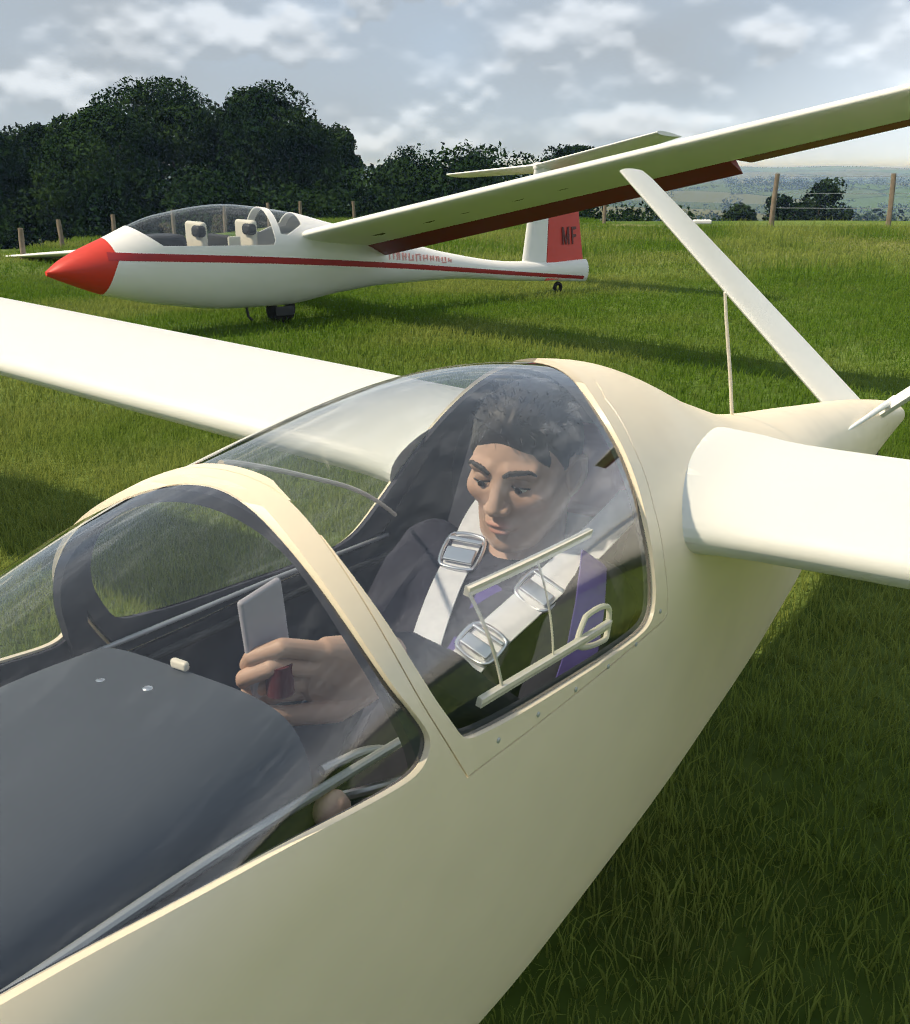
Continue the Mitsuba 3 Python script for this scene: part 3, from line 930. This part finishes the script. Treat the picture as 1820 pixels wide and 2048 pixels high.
for k, (x, y, top, width, lab, mat) in enumerate([
        (-22.35, 46, 4.55, 8.05, 'dark leafy tree cut by the left edge of the picture', 'oak_leaves'),
        (-19.78, 50, 3.94, 5.83, 'lower rounded tree left of the tall domed trees', 'dark_leaves'),
        (-15.42, 47, 4.61, 5.98, 'tree on the left shoulder of the tall domed group', 'oak_leaves'),
        (-13.67, 52, 6.25, 9.09, 'broad domed tree, the left of the two tallest', 'oak_leaves'),
        (-8.64, 50, 6.06, 6.62, 'domed tree, the right of the two tallest', 'dark_leaves'),
        (-5.95, 54, 3.94, 3.15, 'narrow lower tree at the right end of the tall wood', 'oak_leaves'),
        (-2.79, 62, 2.57, 5.59, 'small rounded tree right of the gap in the wood', 'dark_leaves'),
        (1.16, 66, 2.57, 4.55, 'small dark tree behind the left end of the far tailplane', 'dark_leaves'),
        (6.73, 64, 2.87, 5.09, 'small dark tree showing above the far tailplane', 'dark_leaves'),
        (-15.51, 43, 3.05, 4.56, 'low tree in front of the gap left of the tall domed trees', 'oak_leaves'),
        (-11.90, 55, 5.15, 4.96, 'tree filling the notch between the two tallest domed trees', 'dark_leaves'),
        (-7.03, 52, 4.32, 4.13, 'sloping tree on the right shoulder of the right tall dome', 'oak_leaves'),
        (-19.17, 44, 3.08, 4.66, 'low dark tree at the far left behind the first fence posts', 'dark_leaves'),
]):
    tree('tree', x, y, top - (.65 if top > 4.8 else .35 if top > 3.4 else 0), width, lab, None, mat, n=60000 if width > 5 else 26000, seed=20 + k, size=.10)
# undergrowth that closes the wood to the ground
und_c, und_r = [], []
rr_ = np.random.default_rng(91)
for t in np.linspace(0, 1, 99):
    y = 40 + 8 * rr_.random()
    x = -24.5 + 35.5 * t
    z0 = float(terrain(np.array([x]), np.array([y]))[0])
    hgt = 1.05 + .42 * math.sin(t * 20) - 1.0 * (t > .85) - 1.1 * (t > .945) + .75 * (.56 < t < .85) - z0
    und_c.append((x, y, z0 + hgt * .45))
    und_r.append((1.3, 1.3, hgt * .58))
put('undergrowth', leaf_cloud(und_c, und_r, 60000, .12, 92, .5), 'dark_leaves', None, False)
tag('undergrowth', 'dark bramble and scrub filling the foot of the wood', 'undergrowth', kind='stuff')
for k, (x, y, top, width, lab) in enumerate([
        (26.11, 75, 0.65, 4.37, 'rounded dark bush, the taller one between the two tall fence posts'),
        (22.90, 72, -0.46, 3.43, 'low dark bush left of the rounded bush by the fence'),
        (19.11, 70, -0.78, 3.34, 'low green bush under the raised wing, left of the tall post'),
        (22.39, 60, -1.48, 1.27, 'tiny scrub right of the rounded bush'),
]):
    tree('bush', x, y, top, width, lab, None, 'hedge_leaves', n=5000, seed=60 + k, size=.17, low=0.0)
    labels[f'bush_{k:03d}' if k else 'bush']['category'] = 'bush'
# hedges and trees far out in the valley
hc, hr = [], []
rr_ = np.random.default_rng(17)
for line in range(46):
    y = rr_.uniform(160, 2300)
    x0 = rr_.uniform(-.1, .62) * y
    ang = rr_.normal(0, .25)
    for t in np.linspace(0, rr_.uniform(.08, .3) * y, 34):
        x, yy = x0 + t * math.cos(ang), y + t * math.sin(ang)
        z0 = float(terrain(np.array([x]), np.array([yy]))[0])
        s = rr_.uniform(1.5, 3.0) + (rr_.random() < .2) * rr_.uniform(2, 5)
        hc.append((x, yy, z0 + s * .6))
        hr.append((s * 1.1, s * 1.1, s))
put('hedgerows', leaf_cloud(hc, hr, 42000, 1.1, 33, .4), 'hedge_leaves', None, False)
tag('hedgerows', 'distant hedges and trees between the valley fields', 'hedge', kind='stuff')

# ------------------------------------------------------------------ the pilot


def smin(a, b, k):
    h = np.clip(.5 + .5 * (b - a) / k, 0, 1)
    return b * (1 - h) + a * h - k * h * (1 - h)


def smax(a, b, k):
    return -smin(-a, -b, k)


def ell(p, c, r):
    q = (p - np.array(c)) / np.array(r)
    k0 = np.linalg.norm(q, axis=-1)
    k1 = np.linalg.norm(q / np.array(r), axis=-1)
    return k0 * (k0 - 1) / np.maximum(k1, 1e-9)


def cap(p, a, b, ra, rb=None):
    a, b = np.array(a), np.array(b)
    rb = ra if rb is None else rb
    h = np.clip(((p - a) @ (b - a)) / ((b - a) @ (b - a)), 0, 1)
    return np.linalg.norm(p - a - h[..., None] * (b - a), axis=-1) - (ra + (rb - ra) * h)


def mirrored(fn, p):
    return np.minimum(fn(p), fn(p * [1, -1, 1]))


def head_sdf(p):
    """f forward, l left, u up; metres."""
    d = ell(p, (-.012, 0, .028), (.096, .076, .081))
    d = smin(d, ell(p, (.028, 0, -.03), (.060, .060, .085)), .03)
    d = smin(d, mirrored(lambda q: cap(q, (-.005, .052, -.050), (.055, .030, -.092), .017), p), .030)
    d = smin(d, ell(p, (.068, 0, -.100), (.022, .024, .019)), .022)
    d = smin(d, mirrored(lambda q: ell(q, (.056, .044, -.020), (.024, .022, .018)), p), .020)
    d = smin(d, mirrored(lambda q: cap(q, (.083, .016, .024), (.070, .046, .022), .009), p), .012)
    d = smax(d, -mirrored(lambda q: ell(q, (.094, .031, .004), (.020, .019, .011)), p), .010)
    d = smin(d, mirrored(lambda q: ell(q, (.071, .031, .003), (.013, .0145, .0115)), p), .003)
    d = smin(d, cap(p, (.082, 0, .016), (.106, 0, -.030), .0075, .0105), .010)
    d = smin(d, mirrored(lambda q: ell(q, (.096, .012, -.034), (.011, .0085, .0075)), p), .006)
    d = smin(d, ell(p, (.084, 0, -.062), (.014, .026, .011)), .010)
    d = smin(d, ell(p, (.0915, 0, -.0595), (.009, .021, .0052)), .003)
    d = smin(d, ell(p, (.0900, 0, -.0715), (.009, .018, .0060)), .003)
    d = smax(d, -ell(p, (.103, 0, -.0655), (.012, .022, .0014)), .002)
    return d


ICO = trimesh.creation.icosphere(6)
HD = np.array(ICO.vertices)
HC = np.array([.012, 0, -.015])


def radial(sdf, lo=.02, hi=.2):
    t = np.full(len(HD), hi)
    for _ in range(80):
        t = t - .7 * sdf(HC + HD * t[:, None])
        t = np.clip(t, lo, hi)
    return t


HRAD = radial(head_sdf)
head_v = HC + HD * HRAD[:, None]
skull = trimesh.Trimesh(head_v, ICO.faces, process=False)


def ear(side):
    p = smooth_path([(.006, 0, .012), (-.012, .008, .026), (-.030, .012, .018), (-.030, .012, -.006), (-.016, .006, -.026), (-.002, 0, -.034)], 14)
    bl = [m3.Manifold.sphere(.0052, 12).translate(list(q)) for q in p]
    parts = [m3.Manifold.batch_hull([bl[i], bl[i + 1]]) for i in range(len(bl) - 1)]
    parts.append(m3.Manifold.batch_hull([m3.Manifold.sphere(.004, 12).translate(list(q * [.85, .35, .85])) for q in p]))
    e = tm(m3.Manifold.batch_boolean(parts, m3.OpType.Add))
    e.vertices = e.vertices * [1, 1, .95] + [-.006, .070, -.012]
    if side < 0:
        e.vertices[:, 1] *= -1
        e.invert()
    return e


HEAD_POS = np.array([.583, .035, 1.027])
HEAD_PITCH, HEAD_YAW, HEAD_ROLL = math.radians(10), math.radians(2), math.radians(-2)
cp, sp, cyw, syw = math.cos(HEAD_PITCH), math.sin(HEAD_PITCH), math.cos(HEAD_YAW), math.sin(HEAD_YAW)
# head axes in aircraft coordinates
H_F = np.array([-cp * cyw, cp * syw, -sp])
H_L = np.array([syw, cyw, 0.0])
H_U = np.cross(H_F, H_L) * -1
H_U = H_U if H_U[2] > 0 else -H_U
H_L, H_U = H_L * math.cos(HEAD_ROLL) + H_U * math.sin(HEAD_ROLL), H_U * math.cos(HEAD_ROLL) - H_L * math.sin(HEAD_ROLL)
HM = np.stack([H_F, H_L, H_U])


def on_head(m):
    r = m.copy()
    r.vertices = r.vertices @ HM + HEAD_POS
    if np.linalg.det(HM) < 0:
        r.invert()
    return r


def limb(chain, k=20):
    """Manifold of hulls along joints [(point, radius), ...]."""
    s = [m3.Manifold.sphere(r, k).translate([float(c) for c in p]) for p, r in chain]
    return m3.Manifold.batch_boolean([m3.Manifold.batch_hull([s[i], s[i + 1]]) for i in range(len(s) - 1)], m3.OpType.Add)


def blend(manifolds, edge, it=12):
    m = m3.Manifold.batch_boolean(manifolds, m3.OpType.Add).refine_to_length(edge)
    t = tm(m)
    t.merge_vertices()
    trimesh.smoothing.filter_taubin(t, lamb=.5, nu=.52, iterations=it)
    return t


S_R, S_L = (.615, -.150, .828), (.575, .165, .835)
E_R, E_L = (.37, -.195, .645), (.305, .205, .715)
W_R, W_L = (.13, -.10, .600), (.105, .128, .928)


def torso(g=0.0):
    return [limb([((.60, -.115, .80), .068 + g), ((.565, .135, .805), .068 + g)]),
            m3.Manifold.batch_hull([m3.Manifold.sphere(.07 + g, 20).translate(list(q)) for q in ((.59, -.11, .78), (.565, .13, .785), (.50, -.085, .70), (.49, .10, .70), (.47, .0, .74))]),
            m3.Manifold.batch_hull([m3.Manifold.sphere(.085 + g, 20).translate(list(q)) for q in ((.52, -.06, .70), (.51, .08, .70), (.24, -.065, .47), (.24, .075, .47))]),
            m3.Manifold.batch_hull([m3.Manifold.sphere(.09 + g, 20).translate(list(q)) for q in ((.24, -.06, .47), (.24, .07, .47), (.10, -.06, .40), (.10, .07, .40))])]


def arm(S, Ej, W, g, end=1.0):
    S, Ej, W = map(np.array, (S, Ej, W))
    m = Ej + (W - Ej) * end
    return limb([(S, .056 + g), (S + (Ej - S) * .5, .047 + g), (Ej, .040 + g), (Ej + (W - Ej) * .35 * end, .041 + g), (m, .028 + g + (1 - end) * .012)])


def hand_parts():
    P = lambda *c: np.array(c, float)
    palm = m3.Manifold.batch_hull([m3.Manifold.sphere(r, 16).translate([float(v) for v in q]) for q, r in (
        (P(.086, .118, .938), .018), (P(.088, .118, .918), .019), (P(.030, .098, .957), .0125), (P(.022, .088, .944), .0125), (P(.024, .080, .925), .012), (P(.034, .078, .909), .0115), (P(.066, .106, .902), .015))])
    chains = [
        [(P(.026, .098, .957), 0.0095), (P(-.010, .080, .972), 0.0084), (P(-.024, .055, .962), 0.0075), (P(-.016, .040, .948), 0.0067)],
        [(P(.018, .088, .944), 0.0097), (P(-.018, .073, .955), 0.0086), (P(-.030, .050, .944), 0.0077), (P(-.018, .036, .932), 0.0069)],
        [(P(.022, .080, .926), 0.0092), (P(-.010, .064, .934), 0.0081), (P(-.020, .044, .925), 0.0073), (P(-.008, .034, .915), 0.0065)],
        [(P(.034, .076, .910), 0.0081), (P(.006, .058, .914), 0.0070), (P(-.004, .044, .907), 0.0064), (P(.006, .036, .899), 0.0058)],
        [(P(.074, .112, .905), 0.0132), (P(.040, .098, .893), 0.0110), (P(-.004, .074, .902), 0.0095), (P(-.058, .046, .922), 0.0070)]]
    allp = m3.Manifold.batch_boolean([palm] + [limb(c, 14) for c in chains], m3.OpType.Add)
    c0 = np.array([.06, .100, .925])
    return [allp.translate(list(-c0)).scale([1.16, 1.12, 1.22]).translate(list(c0 + [0, 0, .004]))]


neck = limb([((.625, .030, .965), .054), ((.635, .022, .90), .055), ((.62, .012, .84), .062)])
skin_body = m3.Manifold.batch_boolean(torso(-.012) + [neck, arm(S_R, E_R, W_R, -.010), arm(S_L, E_L, W_L, -.010), limb([(W_R, .024), ((.06, -.07, .60), .026), ((.0, -.05, .595), .016)])], m3.OpType.Add).refine_to_length(.02)
bt = tm(skin_body)
bt.merge_vertices()
trimesh.smoothing.filter_taubin(bt, lamb=.5, nu=.52, iterations=10)
ht = blend(hand_parts() + [limb([(W_L, .0275), (np.array(W_L) * .90 + np.array(E_L) * .10, .0275)])], .0035, 9)
hm = [man(on_head(skull)), man(on_head(ear(1))), man(on_head(ear(-1)))]
person_mesh = tm(m3.Manifold.batch_boolean([man(bt), man(ht)] + hm, m3.OpType.Add))
# skin colour per vertex: tone, redder lips, ears and nose, stubble
hv = (person_mesh.vertices - HEAD_POS) @ HM.T
base = np.array([.44, .285, .21])
col = np.tile(base, (len(hv), 1))
nz = meshkit.fbm(person_mesh.vertices * 60, 3, 2)[:, None]
col *= .9 + .2 * nz
inhead = (np.linalg.norm(hv, axis=1) < .17)


def spot(c, r):
    return (np.clip(1 - np.linalg.norm((hv - np.array(c)) / np.array(r), axis=1), 0, 1) * inhead)[:, None]


for s in (1, -1):
    col = col * (1 - .35 * spot((.06, s * .045, -.03), (.035, .03, .03))) + np.array([.50, .22, .17]) * .35 * spot((.06, s * .045, -.03), (.035, .03, .03))
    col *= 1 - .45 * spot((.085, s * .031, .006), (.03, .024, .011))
lip = np.clip(2.2 * np.maximum(spot((.095, 0, -.0600), (.02, .024, .007)), spot((.094, 0, -.0715), (.02, .021, .008))), 0, 1)
col = col * (1 - .6 * lip) + np.array([.40, .15, .12]) * .6 * lip
jaw = np.clip(1.4 - np.linalg.norm((hv - [.055, 0, -.085]) / [.06, .075, .045], axis=1), 0, 1)[:, None] * inhead[:, None] * (1 - lip)
col = col * (1 - .30 * np.clip(jaw, 0, .85))
G3 = 'person'
pm = NF.mesh(person_mesh)
put('body', pm, 'skin', G3, True, color=col)
tag(G3, 'dark-haired man in dark shirt strapped into the near cockpit, looking down at his hand', 'person')

# hair: swept-up crop, short at the sides
hq = head_v
up_ = HD @ np.array([0, 0, 1.0])
hl = hq[:, 0] * 1.0
line = .050 + .012 * np.cos(hq[:, 1] * 46) - .02 * np.clip((np.abs(hq[:, 1]) - .045) / .02, 0, 1) * (hq[:, 0] > 0)
front = smoothstep_np = lambda a, b, x: np.clip((x - a) / (b - a), 0, 1) ** 2 * (3 - 2 * np.clip((x - a) / (b - a), 0, 1))
lim = np.where(hq[:, 0] > .045, line, np.where(hq[:, 0] > .012, .050 - (0.045 - hq[:, 0]) / .033 * .050, np.where(hq[:, 0] > -.02, .018, -.055)))
lim = np.where((hq[:, 0] <= .045) & (hq[:, 0] > .012) & (np.abs(hq[:, 1]) < .05), line, lim)
inside = front(-.004, .012, hq[:, 2] - lim)
topness = front(.045, .115, hq[:, 2])
fwd = front(-.02, .08, hq[:, 0])
thick = (.006 + topness * (.007 + .014 * fwd)) * inside - .004 * (1 - inside)
q = np.stack([hq[:, 0] * 45 + hq[:, 2] * 20, hq[:, 1] * 170, hq[:, 2] * 40], -1)
strand = meshkit.fbm(q, 3, 9) - .5
lump = meshkit.fbm(hq * 38, 3, 5) - .5
thick = thick + inside * ((.002 + .008 * topness) * strand + (.001 + .006 * topness) * lump)
hair_v = HC + HD * (HRAD + thick)[:, None] + np.array([.030, 0, .002]) * (topness * fwd * inside)[:, None]
roof_z = float(PI(N_ST, N_T)(.6)) - .014
hz = hair_v @ HM + HEAD_POS
over = np.maximum(0, hz[:, 2] - (roof_z - 2.2 * (hz[:, 1] ** 2)))
hair_v = hair_v - over[:, None] * (HM @ np.array([0, 0, 1.0]))
hair_m = trimesh.Trimesh(hair_v, ICO.faces, process=False)
hk = put('hair', NF.mesh(on_head(hair_m)), 'hair_dark', G3, True)
rr_ = np.random.default_rng(12)
pick = rr_.choice(np.nonzero((inside > .8) & (hq[:, 2] > .02))[0], 800)
tv, tf = [], []
for i in pick:
    o = hair_v[i] - HD[i] * .003
    L = (.008 + .016 * topness[i]) * rr_.uniform(.5, 1.2)
    dr_ = HD[i] * (.25 + .3 * topness[i]) + np.array([.55 * topness[i] - .35 * (1 - topness[i]), .25 * topness[i], .35 * topness[i] - .7 * (1 - topness[i])]) + rr_.normal(0, .13, 3)
    dr_ /= np.linalg.norm(dr_)
    tip = (o + dr_ * L) @ HM + HEAD_POS
    if tip[2] > roof_z - 2.2 * tip[1] ** 2:
        continue
    sd = np.cross(dr_, rr_.normal(size=3))
    sd /= np.linalg.norm(sd) / .0012
    k = len(tv)
    tv += [o - sd, o + sd, o + dr_ * L * .6 + sd * .8 + [0.001, 0, 0], o + dr_ * L * .6 - sd * .8, o + dr_ * L + [.003 * topness[i], 0, -.002 * topness[i]]]
    tf += [(k, k + 1, k + 2), (k, k + 2, k + 3), (k + 3, k + 2, k + 4)]
put('hair_strands', NF.mesh(on_head(trimesh.Trimesh(np.array(tv), np.array(tf), process=False))), 'hair_dark', G3, False)
labels[f'{G3}__hair_strands'] = {'kind': 'stuff'}
for s in (1, -1):
    b = smooth_path([(.092, s * .012, .020), (.090, s * .026, .0265), (.080, s * .040, .0255), (.068, s * .050, .018)], 12)
    # lay the brow on the face surface
    bw = []
    for q_ in b:
        d_ = (q_ - HC) / np.linalg.norm(q_ - HC)
        j = np.argmax(HD @ d_)
        bw.append(HC + HD[j] * (HRAD[j] + .0005))
    put('eyebrow', NF.mesh(on_head(tube(np.array(bw), np.array([.0030, .0036, .0040, .0042, .0042, .0040, .0038, .0035, .0032, .0028, .0022, .0014]), 8))), 'hair_dark', G3)
    e = trimesh.creation.icosphere(3, .0112)
    e.vertices = e.vertices * [1, 1, .62] + [.0745, s * .031, -.0015]
    ek = put('eye', NF.mesh(on_head(e)), 'eye_white', G3, True)
    i_ = trimesh.creation.icosphere(2, .0062)
    i_.vertices = i_.vertices * [.5, 1, .8] + [.0840, s * .030, -.0035]
    put('iris', NF.mesh(on_head(i_)), 'eye_dark', ek, True)
    ls = smooth_path([(.080, s * .0185, .001), (.0875, s * .026, .0030), (.0865, s * .036, .0030), (.077, s * .0455, -.0005)], 10)
    put('lashes', NF.mesh(on_head(tube(ls, .0012, 6))), 'eye_dark', ek, True)

# clothes
shirt = blend(torso(.004) + [arm(S_R, E_R, W_R, .006, .92), arm(S_L, E_L, W_L, .006, .90), limb([(np.array(E_L) * .8 + np.array(W_L) * .2, .050), (np.array(E_L) * .02 + np.array(W_L) * .98 + np.array([.012, .004, -.004]), .040)])], .012, 8)
sv = shirt.vertices
fold = meshkit.fbm(np.stack([sv[:, 0] * 14 + sv[:, 2] * 10, sv[:, 1] * 10, sv[:, 2] * 16 - sv[:, 0] * 8], -1), 3, 4) - .5
shirt.vertices = sv + shirt.vertex_normals * (fold * .022)[:, None]
keep = ~((np.linalg.norm(shirt.triangles_center - np.array([.625, .02, .895]), axis=1) < .062))
shirt.update_faces(keep)
shirt.remove_unreferenced_vertices()
put('shirt', NF.mesh(shirt), 'shirt_cloth', G3, True)
cl = [np.array([.625 + .062 * math.cos(t), .018 + .066 * math.sin(t), .872 + .012 * math.cos(t)]) for t in np.linspace(0, 2 * np.pi, 29)[:-1]]
put('collar', NF.mesh(tube(np.array(cl), .0085, 8, True)), 'shirt_cloth', G3, True)
legs = blend([limb([((.12, s * .07, .41), .085), ((-.27, s * .085, .565), .062), ((-.58, s * .07, .50), .045)]) for s in (1, -1)], .02, 6)
put('trousers', NF.mesh(legs), 'trouser_cloth', G3, True)

# ------------------------------------------------------------------ harness


def strap(parent, name, pts, width=.048, mat='strap_webbing', nrm=(-.55, .25, .8), n=26):
    p = smooth_path(pts, n)
    t = np.gradient(p, axis=0)
    w = np.cross(t, np.array(nrm))
    return put(name, NF.mesh(ribbon(p, w, width, .0016)), mat, parent, 35)


def buckle(parent, name, c, along, nrm, w, l, mat='chrome', bar=True):
    along, nrm = np.array(along, float), np.array(nrm, float)
    along /= np.linalg.norm(along)
    nrm = nrm - along * (nrm @ along)
    nrm /= np.linalg.norm(nrm)
    sd = np.cross(along, nrm)
    c = np.array(c, float)
    ring = [c + along * l / 2 * a_ + sd * w / 2 * b_ for a_, b_ in ((-1, -.8), (-1, .8), (-.8, 1), (.8, 1), (1, .8), (1, -.8), (.8, -1), (-.8, -1))]
    ring = np.vstack([ring, ring[:1]])
    ring = smooth_path(ring, 34)[:-1]
    k = put(name, NF.mesh(tube(ring, .0032, 8, True)), mat, parent, True)
    M = np.stack([along, sd, nrm])
    pl = rbox(l * .42, w * .86, .006, .0025, 8)
    pl.vertices = pl.vertices @ M + c + along * l * .18 + nrm * .004
    put('plate', NF.mesh(pl), mat, k, 30)
    if bar:
        b = rbox(l * .12, w * .98, .005, .002, 8)
        b.vertices = b.vertices @ M + c - along * l * .30 + nrm * .003
        put('slide_bar', NF.mesh(b), mat, k, 30)
    return k


HK = f'{G1}__harness'
CN = (-.6, .2, .78)
strap(G1, 'shoulder_strap', [(.70, -.095, .905), (.635, -.080, .893), (.56, -.060, .868), (.50, -.050, .842), (.44, -.035, .815), (.37, -.015, .775), (.31, .005, .74)], .046, nrm=CN)
buckle(G1, 'buckle', (.555, -.058, .872), (-.06, .012, -.03), CN, .058, .070)
strap(G1, 'shoulder_strap', [(.83, .165, 1.010), (.72, .172, .972), (.62, .152, .926), (.53, .120, .876), (.47, .098, .845), (.41, .082, .822), (.36, .07, .80), (.31, .06, .765)], .052, nrm=CN)
buckle(G1, 'buckle', (.505, .108, .862), (-.06, -.018, -.028), CN, .058, .058)
buckle(G1, 'buckle', (.385, .077, .818), (-.06, -.014, -.026), CN, .056, .052)
strap(G1, 'lap_strap', [(.31, .02, .755), (.24, .09, .765), (.17, .15, .755), (.13, .20, .70)], .055, nrm=(-.5, .5, .75))
strap(G1, 'loose_strap', [(.135, .12, .888), (.105, .155, .876), (.088, .185, .842), (.082, .198, .78)], .05, 'white_webbing', nrm=(-.4, .8, .3))
strap(G1, 'parachute_strap', [(.56, .165, .905), (.50, .19, .893), (.44, .212, .868), (.385, .225, .828), (.34, .225, .77)], .045, 'purple_webbing', nrm=(-.4, .7, .6))
strap(G1, 'parachute_strap', [(.52, .02, .845), (.45, .025, .80), (.38, .03, .77), (.30, .03, .73)], .04, 'purple_webbing', nrm=CN)

# ------------------------------------------------------------------ the phone and a plain dark red cylinder in his fingers
ph = rbox(.062, .0085, .118, .004, 10)
ca, sa = math.cos(-.10), math.sin(-.10)
ph.vertices = np.stack([ph.vertices[:, 0] * ca + ph.vertices[:, 2] * sa, ph.vertices[:, 1], -ph.vertices[:, 0] * sa + ph.vertices[:, 2] * ca], 1) + [-.012, .048, .984]
put('phone', NF.mesh(ph), 'phone_back', None)
tag('phone', 'flat grey phone held upright in the man\'s hand', 'phone')
cp_ = trimesh.creation.cylinder(.0145, .034, sections=28)
cp_.vertices += [-.022, .072, .950]
put('red_cylinder', NF.mesh(cp_), 'dark_red_grip', None)
tag('red_cylinder', 'small dark red cap gripped between the man\'s thumb and fingers', 'cap')

# white marker lying at the far edge of the field
mk = rbox(.42, .16, .10, .03, 10)
mk.vertices += [5.75, 24.2, .22]
put('marker_block', mk, 'white_paint', None)
tag('marker_block', 'small white block on the grass just right of the near tail', 'marker')

# ------------------------------------------------------------------ air
scene['air'] = {'type': 'homogeneous', 'albedo': rgb(.95, .95, .95), 'sigma_t': rgb(.00017, .00025, .00044)}
scene['haze'] = {'type': 'cube', 'to_world': T().translate([0, 2000, -45]).scale([4600, 4300, 57]), 'bsdf': {'type': 'null'}, 'interior': {'type': 'ref', 'id': 'air'}}
scene['camera']['medium'] = {'type': 'ref', 'id': 'air'}
tag('haze', 'thin blue haze over the far valley', 'haze', kind='stuff')
